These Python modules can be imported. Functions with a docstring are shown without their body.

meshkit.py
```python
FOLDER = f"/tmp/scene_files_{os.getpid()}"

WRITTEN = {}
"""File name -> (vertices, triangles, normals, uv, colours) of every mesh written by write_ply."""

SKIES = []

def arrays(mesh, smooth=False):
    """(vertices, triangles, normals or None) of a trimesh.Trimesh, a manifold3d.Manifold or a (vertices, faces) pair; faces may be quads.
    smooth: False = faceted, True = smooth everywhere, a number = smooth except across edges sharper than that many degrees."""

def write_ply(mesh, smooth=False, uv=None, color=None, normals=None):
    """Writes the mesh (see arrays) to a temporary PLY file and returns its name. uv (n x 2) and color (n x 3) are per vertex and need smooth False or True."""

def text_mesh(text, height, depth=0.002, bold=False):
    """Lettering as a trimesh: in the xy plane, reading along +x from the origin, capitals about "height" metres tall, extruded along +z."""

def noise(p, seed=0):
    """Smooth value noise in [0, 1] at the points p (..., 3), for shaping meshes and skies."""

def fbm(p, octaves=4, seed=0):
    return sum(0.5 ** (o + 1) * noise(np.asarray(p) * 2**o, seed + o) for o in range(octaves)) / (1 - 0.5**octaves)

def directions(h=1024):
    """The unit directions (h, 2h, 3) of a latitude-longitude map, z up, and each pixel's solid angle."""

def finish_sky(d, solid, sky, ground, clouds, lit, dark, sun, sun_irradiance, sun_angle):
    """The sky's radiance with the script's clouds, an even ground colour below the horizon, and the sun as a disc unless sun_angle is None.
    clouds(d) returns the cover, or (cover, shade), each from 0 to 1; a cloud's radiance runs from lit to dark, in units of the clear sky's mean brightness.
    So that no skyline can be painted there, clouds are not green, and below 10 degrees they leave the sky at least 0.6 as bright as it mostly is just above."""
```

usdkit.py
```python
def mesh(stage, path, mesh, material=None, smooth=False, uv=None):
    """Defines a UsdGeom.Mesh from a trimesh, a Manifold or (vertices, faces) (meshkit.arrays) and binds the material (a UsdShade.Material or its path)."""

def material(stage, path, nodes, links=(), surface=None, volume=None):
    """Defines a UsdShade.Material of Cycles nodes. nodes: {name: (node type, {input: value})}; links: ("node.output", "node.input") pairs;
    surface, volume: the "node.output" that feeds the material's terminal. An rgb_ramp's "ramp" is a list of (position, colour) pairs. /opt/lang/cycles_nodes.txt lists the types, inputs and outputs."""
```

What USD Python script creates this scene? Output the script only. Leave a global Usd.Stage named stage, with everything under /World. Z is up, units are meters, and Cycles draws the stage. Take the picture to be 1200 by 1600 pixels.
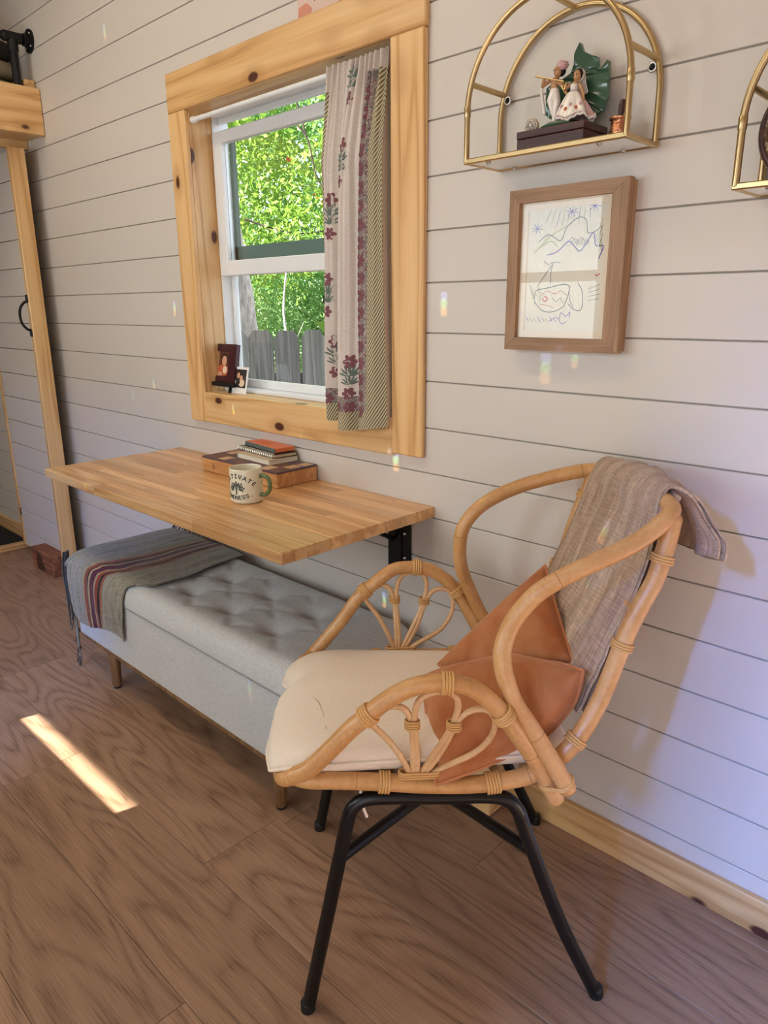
import math, random
import numpy as np
import trimesh
import usdkit, meshkit
from pxr import Usd, UsdGeom, UsdLux, UsdShade, Gf, Sdf, Vt
from shapely.geometry import Polygon, Point, LineString
from shapely import affinity
from scipy.spatial import ConvexHull

stage = Usd.Stage.CreateInMemory()
UsdGeom.SetStageUpAxis(stage, UsdGeom.Tokens.z)
UsdGeom.SetStageMetersPerUnit(stage, 1.0)
UsdGeom.Xform.Define(stage, '/World')
SC = 0.92            # all figures below are in drawing units; one unit is 0.92 m
PI = math.pi

# ------------------------------------------------------------------ camera
def make_camera():
    F, yaw, pitch, roll = 1128.0441, 0.768565339, -0.277546055, -0.00688963
    f = np.array([-math.sin(yaw)*math.cos(pitch), math.cos(yaw)*math.cos(pitch), math.sin(pitch)])
    r = np.array([math.cos(yaw), math.sin(yaw), 0.0]); u = np.cross(r, f)
    c, s = math.cos(roll), math.sin(roll)
    right, up = c*r + s*u, -s*r + c*u
    eye = np.array([0, -1.503699, 1.3424])*SC
    cam = UsdGeom.Camera.Define(stage, '/World/camera')
    m = Gf.Matrix4d(*right, 0, *up, 0, *(-f), 0, *eye, 1)
    cam.AddTransformOp().Set(m)
    cam.CreateHorizontalApertureAttr(36.0)
    cam.CreateVerticalApertureAttr(48.0)
    cam.CreateFocalLengthAttr(36.0*F/1200.0)
    cam.CreateClippingRangeAttr(Gf.Vec2f(0.02, 500))
    cam.CreateExposureAttr(EXPOSURE)
EXPOSURE = 0.0
make_camera()

# ------------------------------------------------------------------ lights
SUN_DIR = np.array([-0.26, -1.0, 0.594])      # towards the sun
def xf_light(l, eye, toward):
    z = -np.asarray(toward, float); z /= np.linalg.norm(z)
    x = np.cross([0, 0, 1.0] if abs(z[2]) < .99 else [0, 1.0, 0], z); x /= np.linalg.norm(x); y = np.cross(z, x)
    UsdGeom.Xformable(l).AddTransformOp().Set(Gf.Matrix4d(*x, 0, *y, 0, *z, 0, *(np.asarray(eye, float)*SC), 1))
def rect_light(name, eye, toward, w, h, power, color):
    l = UsdLux.RectLight.Define(stage, '/World/'+name)
    l.CreateWidthAttr(w*SC); l.CreateHeightAttr(h*SC); l.CreateIntensityAttr(power); l.CreateColorAttr(Gf.Vec3f(*color))
    xf_light(l, eye, toward)
def make_lights():
    d = UsdLux.DistantLight.Define(stage, '/World/sun')
    d.CreateAngleAttr(0.25); d.CreateIntensityAttr(620000); d.CreateColorAttr(Gf.Vec3f(1.0, .97, .90))
    xf_light(d, (0, 0, 10), -SUN_DIR)
    dome = UsdLux.DomeLight.Define(stage, '/World/sky')
    dome.CreateIntensityAttr(1.0)
    m = usdkit.material(stage, '/World/Looks/sky', {
        's': ('sky_texture', {'sky_type': 'multiple_scattering', 'sun_disc': False, 'sun_elevation': math.radians(35), 'sun_rotation': math.radians(195)}),
        'tc': ('texture_coordinate', {}), 'n': ('noise_texture', {'scale': 3.0, 'detail': 5.0}), 'r': ('rgb_ramp', {'ramp': [(0.36, (0, 0, 0)), (0.55, (1, 1, 1))]}),
        'mx': ('mix_color', {'b': (9.0, 9.2, 9.6)}), 'b': ('background_shader', {'strength': .24})},
        [('tc.generated', 'n.vector'), ('n.fac', 'r.fac'), ('r.color', 'mx.fac'), ('s.color', 'mx.a'), ('mx.result', 'b.color')], surface='b.background')
    UsdShade.MaterialBindingAPI.Apply(dome.GetPrim()).Bind(m)
    # daylight at the two openings of the wall behind the camera, and the ceiling lamps
    rect_light('daylight_window', (-2.54, -2.72, 1.53), (0, 1, -.1), .80, .98, 6.6, (.82, .95, 1.0))
    rect_light('daylight_window_2', (-1.45, -2.72, 1.55), (-.2, 1, -.15), .80, .90, 5.4, (.82, .95, 1.0))
    rect_light('daylight_glass_door', (-.24, -4.1, 2.72), (0, 1, -.6), .22, .6, 620.0, (.12, .32, 1.0))
    rect_light('ceiling_lamp', (-1.3, -1.15, 2.93), (0, 0, -1), 1.2, .5, 3.9, (1.0, .83, .60))
    rect_light('ceiling_lamp_2', (-2.7, -1.15, 2.93), (0, 0, -1), 1.2, .5, 6.8, (1.0, .84, .62))
make_lights()
CRYSTAL = np.array([-1.95, -2.45, 1.72])      # a cut crystal hangs in the window behind the camera and throws small rainbows
SPECKS = [((-2.89, 0, 2.336), .011, .9), ((-2.557, 0, 1.34), .012, 1.0), ((-2.958, 0, .979), .009, 1.0), ((-2.767, 0, 1.041), .009, 1.0), ((-3.236, 0, .87), .009, .5), ((-2.70, 0, .836), .008, .6), ((-2.182, -.02, .991), .008, 1.2), ((-1.808, -.02, .942), .006, .8), ((-1.405, 0, .911), .013, 1.7),
          ((-1.234, 0, 1.347), .013, 1.1), ((-.923, 0, 1.199), .016, .6), ((-.848, 0, 1.226), .010, .6), ((-2.266, -.545, .794), .008, 1.2), ((-1.482, -.5, .348), .010, .5), ((-1.456, 0, .46), .010, 1.6), ((-.67, -.2, .904), .011, 1.0), ((-.626, -.2, .782), .010, .8), ((-3.547, 0, 1.682), .008, .6)]
def spot(name, eye, at, half_deg, power, color):
    l = UsdLux.SphereLight.Define(stage, '/World/'+name); l.CreateRadiusAttr(.003); l.CreateIntensityAttr(power); l.CreateColorAttr(Gf.Vec3f(*color))
    sh = UsdLux.ShapingAPI.Apply(l.GetPrim()); sh.CreateShapingConeAngleAttr(half_deg); sh.CreateShapingConeSoftnessAttr(.5)
    xf_light(l, eye, np.asarray(at, float)-np.asarray(eye, float))
def make_specks():
    n = 0
    for p, r, k in SPECKS:
        p = np.array(p); d = np.linalg.norm(p-CRYSTAL); side = np.cross(p-CRYSTAL, [0, 0, 1.0]); side /= np.linalg.norm(side); up = np.cross(side, (p-CRYSTAL)/d)
        for j, c in ((1.5, (.30, .40, 1.0)), (0.1, (.40, 1.0, .35)), (-1.4, (1.0, .50, .10))):
            spot(f'crystal_glint_{n:03d}', CRYSTAL, p+up*j*r, math.degrees(r/d), SPECK_POWER*k, c); n += 1
SPECK_POWER = 350000.0
make_specks()

# ------------------------------------------------------------------ prims
USED = {}
def numbered(path):
    if path not in USED:
        USED[path] = 0
        return path
    USED[path] += 1
    return f'{path}_{USED[path]:03d}'
LOC = {}
def put(prim, **kw):
    for k, v in kw.items():
        if v: prim.SetCustomDataByKey(k, v)
def thing(name, label, category, loc, group=None, kind=None):
    p = numbered('/World/'+name)
    x = UsdGeom.Xform.Define(stage, p)
    x.AddTranslateOp().Set(Gf.Vec3d(*(np.asarray(loc, float)*SC)))
    put(x.GetPrim(), label=label, category=category, group=group, kind=kind)
    LOC[p] = np.asarray(loc, float)
    return p
def struct(name, loc=(0, 0, 0), label=None):
    return thing(name, label, None, loc, kind='structure')
def part(parent, name, mesh, mat, smooth=False, label=None, kind=None, uv=None):
    """mesh: trimesh or (v, f) in drawing units of the world; one Mesh prim under parent."""
    p = numbered(parent+'/'+name)
    root = parent
    while root not in LOC: root = root.rsplit('/', 1)[0]
    v, f = (mesh.vertices, mesh.faces) if hasattr(mesh, 'vertices') else mesh
    v = (np.asarray(v, float)-LOC[root])*SC; f = np.asarray(f)
    if uv is None and len(v) != len(np.unique(f)):
        k, f = np.unique(f, return_inverse=True); v, f = v[k], f.reshape(-1, 3)
    m = usdkit.mesh(stage, p, (v, np.asarray(f)), M[mat], smooth=smooth, uv=uv)
    put(m.GetPrim(), label=label, kind=kind)
    return p

# ------------------------------------------------------------------ materials
M = {}
def srgb(h):
    c = np.array([int(h[i:i+2], 16) for i in (0, 2, 4)])/255.0
    return tuple(np.where(c <= .04045, c/12.92, ((c+.055)/1.055)**2.4))
def mat(name, nodes, links, surface='p.BSDF'):
    M[name] = usdkit.material(stage, '/World/Looks/'+name, nodes, links, surface=surface)
def plain(name, col, rough=.5, metallic=0.0, bump=None, sheen=0.0, **kw):
    n = {'p': ('principled_bsdf', {'base_color': srgb(col) if isinstance(col, str) else col, 'roughness': rough, 'metallic': metallic, **({'sheen_weight': sheen, 'sheen_roughness': .4} if sheen else {}), **kw})}
    l = []
    if bump:
        sc, h = bump
        n['g'] = ('geometry', {}); n['no'] = ('noise_texture', {'scale': sc, 'detail': 3.0})
        n['b'] = ('bump', {'distance': h, 'strength': 1.0})
        l += [('g.position', 'no.vector'), ('no.fac', 'b.height'), ('b.normal', 'p.normal')]
    mat(name, n, l)
def wood(name, axis, cols, rough=.5, rings=9.0, stretch=(.9, 10.0), fine=(5.0, 190.0), knots=None, vary=.25, coat=0.0, ringmix=.45, bump=.0006, ringpow=2.2, knotcol=(0.13, .045, .02)):
    """axis: the direction of the grain. cols: dark, middle, light."""
    def sc(a, b):
        v = [b, b, b]; v[axis] = a; return tuple(v)
    d, m_, l_ = [srgb(c) for c in cols]
    n = {
        'g': ('geometry', {}), 'oi': ('object_info', {}),
        'rv': ('combine_xyz', {}), 'r1': ('math', {'math_type': 'multiply', 'value2': 37.0}), 'r2': ('math', {'math_type': 'multiply', 'value2': 91.0}), 'r3': ('math', {'math_type': 'multiply', 'value2': 53.0}),
        'add': ('vector_math', {'math_type': 'add'}),
        'm1': ('mapping', {'scale': sc(*stretch)}), 'n1': ('noise_texture', {'scale': 1.0, 'detail': 2.0, 'roughness': .45, 'distortion': .25}),
        'mu': ('math', {'math_type': 'multiply', 'value2': rings*6.28}), 'si': ('math', {'math_type': 'sine'}),
        'mr': ('map_range', {'from_min': -1.0, 'from_max': 1.0, 'to_min': 0.0, 'to_max': 1.0}), 'pw': ('math', {'math_type': 'power', 'value2': ringpow}),
        'm2': ('mapping', {'scale': sc(*fine)}), 'n2': ('noise_texture', {'scale': 1.0, 'detail': 3.0, 'roughness': .6}),
        'mixv': ('mix_float', {'fac': ringmix}), 'ramp': ('rgb_ramp', {'ramp': [(.18, d), (.5, m_), (.85, l_)]}),
        'hv': ('map_range', {'from_min': 0.0, 'from_max': 1.0, 'to_min': 1.0-vary, 'to_max': 1.0+vary*.6}), 'hsv': ('hsv', {'saturation': 1.0, 'hue': .5}),
        'p': ('principled_bsdf', {'roughness': rough, 'coat_weight': coat, 'coat_roughness': .25}),
        'b': ('bump', {'distance': bump, 'strength': .7})}
    l = [('oi.random', 'r1.value1'), ('oi.random', 'r2.value1'), ('oi.random', 'r3.value1'), ('r1.value', 'rv.x'), ('r2.value', 'rv.y'), ('r3.value', 'rv.z'),
         ('g.position', 'add.vector1'), ('rv.vector', 'add.vector2'), ('add.vector', 'm1.vector'), ('m1.vector', 'n1.vector'), ('n1.fac', 'mu.value1'), ('mu.value', 'si.value1'), ('si.value', 'mr.value'), ('mr.result', 'pw.value1'),
         ('add.vector', 'm2.vector'), ('m2.vector', 'n2.vector'), ('pw.value', 'mixv.b'), ('n2.fac', 'mixv.a'), ('mixv.result', 'ramp.fac'), ('oi.random', 'hv.value'), ('hv.result', 'hsv.value'),
         ('mixv.result', 'b.height'), ('b.normal', 'p.normal')]
    if knots:
        along, across, size, kshare = knots
        n['m3'] = ('mapping', {'scale': sc(along, across)}); n['v'] = ('voronoi_texture', {'scale': 1.0, 'feature': 'f1', 'randomness': 1.0})
        n['kr'] = ('map_range', {'from_min': size*.6, 'from_max': size, 'to_min': 1.0, 'to_max': 0.0, 'range_type': 'smoothstep', 'clamp': True})
        n['halo'] = ('map_range', {'from_min': size, 'from_max': size*2.6, 'to_min': .45, 'to_max': 0.0, 'range_type': 'smoothstep', 'clamp': True})
        n['km2'] = ('mix_color', {'b': d}); n['km'] = ('mix_color', {'b': knotcol}); n['sp'] = ('separate_color', {}); n['lt'] = ('math', {'math_type': 'less_than', 'value2': kshare}); n['q1'] = ('math', {'math_type': 'multiply'}); n['q2'] = ('math', {'math_type': 'multiply'})
        l += [('v.color', 'sp.color'), ('sp.r', 'lt.value1'), ('lt.value', 'q1.value2'), ('lt.value', 'q2.value2'), ('kr.result', 'q1.value1'), ('halo.result', 'q2.value1')]
        l += [('add.vector', 'm3.vector'), ('m3.vector', 'v.vector'), ('v.distance', 'kr.value'), ('v.distance', 'halo.value'), ('ramp.color', 'km2.a'), ('q2.value', 'km2.fac'), ('km2.result', 'km.a'), ('q1.value', 'km.fac'), ('km.result', 'hsv.color')]
    else:
        l += [('ramp.color', 'hsv.color')]
    l += [('hsv.color', 'p.base_color')]
    mat(name, n, l)
def weave(name, cols, scale=900.0, rough=.95, blotch=.15, sheen=.2, streak=None, bump=.0006):
    """woven cloth: slubby threads in two directions"""
    a, b = [srgb(c) for c in cols]
    s = streak or (scale, scale*.12, scale)
    n = {'tc': ('texture_coordinate', {}), 'm1': ('mapping', {'scale': s}), 'm2': ('mapping', {'scale': (s[1], s[0], s[0])}),
         'n1': ('noise_texture', {'scale': 1.0, 'detail': 1.0}), 'n2': ('noise_texture', {'scale': 1.0, 'detail': 1.0}), 'n3': ('noise_texture', {'scale': 5.0, 'detail': 3.0}),
         'mx': ('mix_float', {'fac': .5}), 'mx2': ('mix_float', {'fac': blotch}), 'ramp': ('rgb_ramp', {'ramp': [(.3, a), (.7, b)]}),
         'p': ('principled_bsdf', {'roughness': rough, 'sheen_weight': sheen, 'sheen_roughness': .5, 'specular_ior_level': .15}), 'bu': ('bump', {'distance': bump, 'strength': 1.0})}
    l = [('tc.object', 'm1.vector'), ('tc.object', 'm2.vector'), ('m1.vector', 'n1.vector'), ('m2.vector', 'n2.vector'), ('tc.object', 'n3.vector'), ('n1.fac', 'mx.a'), ('n2.fac', 'mx.b'), ('mx.result', 'mx2.a'), ('n3.fac', 'mx2.b'),
         ('mx2.result', 'ramp.fac'), ('ramp.color', 'p.base_color'), ('mx.result', 'bu.height'), ('bu.normal', 'p.normal')]
    mat(name, n, l)

def make_materials():
    plain('white_paint', 'd3cbc1', .45, bump=(60, .0004))
    plain('white_backing', 'a59c92', .8)
    plain('white_ceiling', 'd0c6ba', .7)
    plain('vinyl', 'e9ebeb', .35)
    plain('screen_green', '5d7268', .6)
    for i, ax in enumerate('xyz'):
        wood('pine_'+ax, i, ('b98750', 'dbae74', 'e6c18b'), rough=.42, rings=9.0, stretch=(.35, 7.0), fine=(3.0, 120.0), knots=(6.5, 12.0, .19, .42), vary=.10, coat=.15, ringmix=.42, ringpow=.5, bump=.0002, knotcol=srgb('4f2415'))
    wood('floor_oak', 0, ('4d3828', '95735a', 'ad8d70'), rough=.40, rings=17.0, stretch=(.80, 4.6), fine=(11.0, 430.0), knots=(2.6, 7.0, .10, .35), vary=.13, ringmix=.21, ringpow=.45, bump=.0004, knotcol=srgb('4a382a'))
    wood('butcher_x', 0, ('b27c48', 'd9a871', 'ebc592'), rough=.33, rings=3.0, stretch=(1.2, 16.0), fine=(9.0, 330.0), vary=.22, coat=.25, ringmix=.3, bump=.0002)
    wood('oak_frame', 2, ('7d5a3c', 'a57f5b', 'b8936d'), rough=.5, rings=3.0, stretch=(1.2, 18.0), fine=(9.0, 300.0), vary=.06, ringmix=.25, bump=.0003)
    wood('oak_frame_x', 0, ('7d5a3c', 'a57f5b', 'b8936d'), rough=.5, rings=3.0, stretch=(1.2, 18.0), fine=(9.0, 300.0), vary=.06, ringmix=.25, bump=.0003)
    wood('box_wood', 0, ('b0743f', 'd09862', 'dba871'), rough=.4, rings=3.0, stretch=(1.5, 26.0), fine=(10.0, 350.0), vary=.1, ringmix=.3, bump=.0002)
    wood('dark_wood', 0, ('2c1512', '46231d', '5a2f26'), rough=.35, rings=3.0, stretch=(2.0, 26.0), fine=(12.0, 350.0), vary=.1, ringmix=.3, bump=.0002)
    wood('leg_wood', 2, ('5a4026', '86623c', '9a744a'), rough=.45, rings=3.0, stretch=(2.0, 26.0), fine=(12.0, 350.0), vary=.06, ringmix=.3, bump=.0002)
    wood('cedar', 0, ('6d3f28', '93593c', 'a86c4c'), rough=.7, rings=4.0, stretch=(2.0, 22.0), fine=(10.0, 200.0), vary=.06, ringmix=.4)
    wood('fence_wood', 2, ('7a7872', 'a3a098', 'b5b1a6'), rough=.9, rings=4.0, stretch=(.7, 16.0), fine=(3.0, 90.0), vary=.3, ringmix=.35, bump=.002)
    wood('bark', 2, ('8d8178', 'd6cbc2', 'f2ece6'), rough=.95, rings=1.5, stretch=(5.0, 12.0), fine=(14.0, 45.0), vary=.02, ringmix=.25, bump=.02)
    wood('bark_dark', 2, ('241f1a', '3d352c', '524739'), rough=.95, rings=3.0, stretch=(4.0, 14.0), fine=(9.0, 40.0), vary=.05, ringmix=.4, bump=.01)
    # cane: pale, glossy, with soft streaks along the pole
    for nm, cols in (('cane', ('a2703f', 'c79359', 'd8ac76')), ('thin_cane', ('b98a56', 'd3a878', 'e0bf95'))):
        d, m_, l_ = [srgb(c) for c in cols]
        mat(nm, {'g': ('geometry', {}), 'n': ('noise_texture', {'scale': 9.0, 'detail': 4.0, 'roughness': .6}), 'n2': ('noise_texture', {'scale': 120.0, 'detail': 2.0}), 'mx': ('mix_float', {'fac': .25}),
                 'r': ('rgb_ramp', {'ramp': [(.25, d), (.5, m_), (.75, l_)]}), 'p': ('principled_bsdf', {'roughness': .42, 'coat_weight': .2, 'coat_roughness': .2})},
            [('g.position', 'n.vector'), ('g.position', 'n2.vector'), ('n.fac', 'mx.a'), ('n2.fac', 'mx.b'), ('mx.result', 'r.fac'), ('r.color', 'p.base_color')])
    plain('cane_node', 'a3703a', .4); plain('binding', 'd0a063', .4)
    plain('black_metal', '0b0b0c', .32, .2); plain('black_iron', '101011', .55, .3); plain('plastic_foot', '0a0a0a', .6)
    plain('gold', (0.58, .42, .21), .32, 1.0); plain('steel', (.6, .58, .55), .3, 1.0); plain('copper', (.62, .27, .14), .32, 1.0, bump=(150, .002))
    weave('bench_fabric', ('a6a7a6', 'd2d4d2'), 700.0, blotch=.12)
    plain('piping', '8d8b88', .9); plain('canvas_seam', 'a99482', .9)
    weave('canvas', ('dccbb6', 'efe1cf'), 1200.0, blotch=.2, sheen=.1, bump=.0003)
    mat('velvet', {'g': ('geometry', {}), 'n': ('noise_texture', {'scale': 14.0, 'detail': 3.0, 'distortion': .6}), 'r': ('rgb_ramp', {'ramp': [(.3, srgb('a45f38')), (.7, srgb('bd8158'))]}),
                   'p': ('principled_bsdf', {'roughness': .9, 'sheen_weight': .9, 'sheen_roughness': .35, 'sheen_tint': srgb('f0c09a'), 'specular_ior_level': .1}), 'n2': ('noise_texture', {'scale': 900.0}), 'b': ('bump', {'distance': .0006})},
        [('g.position', 'n.vector'), ('n.fac', 'r.fac'), ('r.color', 'p.base_color'), ('g.position', 'n2.vector'), ('n2.fac', 'b.height'), ('b.normal', 'p.normal')])
    plain('velvet_seam', 'b97548', .9, sheen=.6)
    # linen throw: UV streaks along the cloth
    def striped(name, ramp, thread=(260.0, 14.0), rough=.95, dark=.35):
        mat(name, {'uv': ('texture_coordinate', {}), 'sx': ('separate_xyz', {}), 'r': ('rgb_ramp', {'ramp': ramp}), 'm': ('mapping', {'scale': (thread[0], thread[1], 1.0)}), 'n': ('noise_texture', {'scale': 1.0, 'detail': 3.0, 'roughness': .7}),
                   'm2': ('mapping', {'scale': (thread[1]*3, thread[0]*1.5, 1.0)}), 'n2': ('noise_texture', {'scale': 1.0, 'detail': 2.0}), 'mx': ('mix_float', {'fac': .35}),
                   'mr': ('map_range', {'from_min': .3, 'from_max': .7, 'to_min': 1.0-dark, 'to_max': 1.0+dark*.5}), 'h': ('hsv', {'hue': .5, 'saturation': 1.0}), 'p': ('principled_bsdf', {'roughness': rough, 'sheen_weight': .2, 'specular_ior_level': .1}), 'b': ('bump', {'distance': .0015})},
            [('uv.UV', 'sx.vector'), ('sx.x', 'r.fac'), ('uv.UV', 'm.vector'), ('m.vector', 'n.vector'), ('uv.UV', 'm2.vector'), ('m2.vector', 'n2.vector'), ('n.fac', 'mx.a'), ('n2.fac', 'mx.b'), ('mx.result', 'mr.value'), ('mr.result', 'h.value'), ('r.color', 'h.color'), ('h.color', 'p.base_color'), ('mx.result', 'b.height'), ('b.normal', 'p.normal')])
    tp = [srgb(c) for c in ('ab8f77', 'bda189', 'b1957d', 'c4aa92')]
    striped('linen', [(k/11, tp[k % 4]) for k in range(12)], (95.0, 4.5), dark=.62)
    base, crm, red, dk, mag, org = [srgb(c) for c in ('969181', 'a8906c', '8a4437', '2a2828', '54203a', '9c6247')]
    st = [(0, base), (.36, base), (.365, crm), (.38, crm), (.385, red), (.41, red), (.415, dk), (.425, dk), (.43, crm), (.445, crm), (.45, mag), (.50, mag), (.505, crm), (.52, crm), (.525, red), (.545, red), (.55, dk), (.565, dk), (.57, org), (.585, org), (.59, base), (1, base)]
    striped('olive_stripe', st, (150.0, 5.0), dark=.75)
    plain('fringe', '4c4a46', .95); plain('fringe_magenta', '5d2440', .95)
    # window panes: daylight passes, a faint reflection stays
    mat('pane', {'t': ('transparent_bsdf', {'color': (.97, .985, .98)}), 'g': ('glossy_bsdf', {'roughness': .01, 'color': (1, 1, 1)}), 'f': ('layer_weight', {'blend': .5}), 'pw': ('math', {'math_type': 'power', 'value2': 5.0}), 'ma': ('math', {'math_type': 'multiply_add', 'value2': .9, 'value3': .035}), 'mc': ('mix_closure', {})},
        [('f.facing', 'pw.value1'), ('pw.value', 'ma.value1'), ('ma.value', 'mc.fac'), ('t.BSDF', 'mc.closure1'), ('g.BSDF', 'mc.closure2')], surface='mc.closure')
    mat('picture_glass', {'t': ('transparent_bsdf', {'color': (.98, .985, .98)}), 'g': ('glossy_bsdf', {'roughness': .01, 'color': (1, 1, 1)}), 'f': ('layer_weight', {'blend': .5}), 'pw': ('math', {'math_type': 'power', 'value2': 5.0}), 'ma': ('math', {'math_type': 'multiply_add', 'value2': .9, 'value3': .013}), 'mc': ('mix_closure', {})},
        [('f.facing', 'pw.value1'), ('pw.value', 'ma.value1'), ('ma.value', 'mc.fac'), ('t.BSDF', 'mc.closure1'), ('g.BSDF', 'mc.closure2')], surface='mc.closure')
    # curtain cloth, block-printed
    def cloth(name, color_nodes, color_links, out):
        mat(name, {**color_nodes, 'd': ('principled_bsdf', {'roughness': .95, 'specular_ior_level': .1}), 't': ('translucent_bsdf', {}), 'mc': ('mix_closure', {'fac': .3})},
            color_links + [(out, 'd.base_color'), (out, 't.color'), ('d.BSDF', 'mc.closure1'), ('t.BSDF', 'mc.closure2')], surface='mc.closure')
    cream = srgb('dccdc0')
    cloth('curtain_field', {'uv': ('texture_coordinate', {}), 'n': ('noise_texture', {'scale': 300.0}), 'r': ('rgb_ramp', {'ramp': [(.3, srgb('ddd1c7')), (.7, srgb('ede4dc'))]})}, [('uv.object', 'n.vector'), ('n.fac', 'r.fac')], 'r.color')
    cloth('curtain_print', {'uv': ('texture_coordinate', {}), 'm': ('mapping', {'scale': (95.0, 95.0, 95.0)}), 'n': ('noise_texture', {'scale': 1.0, 'detail': 1.5, 'distortion': 1.6}), 'r': ('rgb_ramp', {'interpolate': False, 'ramp': [(0, srgb('8d8d86')), (.40, srgb('84827c')), (.47, srgb('d3c3b8')), (.53, srgb('cdbcb2')), (.56, srgb('8b6a70')), (.64, srgb('7d5560'))]})},
          [('uv.UV', 'm.vector'), ('m.vector', 'n.vector'), ('n.fac', 'r.fac')], 'r.color')
    cloth('curtain_hem', {'uv': ('texture_coordinate', {}), 'w': ('wave_texture', {'wave_type': 'bands', 'bands_direction': 'diagonal', 'profile': 'sine', 'scale': 50.0}), 'r': ('rgb_ramp', {'ramp': [(.35, srgb('e0d6bd')), (.55, srgb('8a7f58'))]})},
          [('uv.UV', 'w.vector'), ('w.fac', 'r.fac')], 'r.color')
    cloth('print_maroon', {'c': ('color', {'value': srgb('93636a')})}, [], 'c.color')
    cloth('print_green', {'c': ('color', {'value': srgb('7c8a80')})}, [], 'c.color')
    cloth('print_line', {'c': ('color', {'value': srgb('5f5c58')})}, [], 'c.color')
    # leaves
    def leaf(name, cols, tr=.5):
        a, b, c = [srgb(x) for x in cols]
        mat(name, {'g': ('geometry', {}), 'r': ('rgb_ramp', {'ramp': [(0, a), (.5, b), (1, c)]}), 'd': ('principled_bsdf', {'roughness': .45}), 't': ('translucent_bsdf', {}), 'm': ('mix_closure', {'fac': tr})},
            [('g.random_per_island', 'r.fac'), ('r.color', 'd.base_color'), ('r.color', 't.color'), ('d.BSDF', 'm.closure1'), ('t.BSDF', 'm.closure2')], surface='m.closure')
    leaf('leaf_bright', ('83a444', 'adc766', 'd8df88')); leaf('leaf_mid', ('6b9a56', '97be70', 'c2da8a')); leaf('leaf_far', ('88ac6e', 'afcb90', 'd6e2b8')); leaf('leaf_dead', ('a5542a', 'c9803f', 'd9a860'))
    plain('soil', '6b6152', .95, bump=(8, .03))
    plain('mug_glaze', 'e2d9bd', .18, coat_weight=.5, coat_roughness=.05); plain('mug_green', '5d6b3f', .2); plain('mug_print', '2c3431', .5); plain('mug_print_green', '4a5a52', .5)
    plain('plum_print', '5d4650', .5); plain('tan_print', 'c9a27c', .5); plain('brown_print', '6b4638', .5)
    plain('orange_cover', 'd9713c', .45); plain('peach_cover', 'dd8160', .45); plain('slate_cover', '5d6560', .5); plain('black_cover', '1c1a1c', .45); plain('pages', 'e6dcc6', .8); plain('kraft_pages', 'cdb893', .8); plain('tan_cover', 'cbb698', .6)
    plain('wire', 'd8d5cf', .35, .8)
    plain('maroon_paint', '3d1620', .35); plain('photo_white', 'efefec', .3); plain('photo_dark', '3a3733', .3)
    plain('print_skin', 'd9a384', .4); plain('print_hair', '33241e', .4); plain('print_red', 'c4643f', .4); plain('print_cream', 'e8cdb0', .4); plain('print_brown', '6a3c2a', .4); plain('print_grey', 'a9a6a2', .4)
    plain('mat_board', 'ead9c4', .8); plain('drawing_paper', 'e3dccd', .8)
    for k, c in (('purple', '6b5bb0'), ('grey', '7d7a80'), ('green', '8fae5a'), ('red', 'c96a5c'), ('olive', 'b0a95c'), ('black', '4a464c')): plain('pencil_'+k, c, .8)
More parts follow.
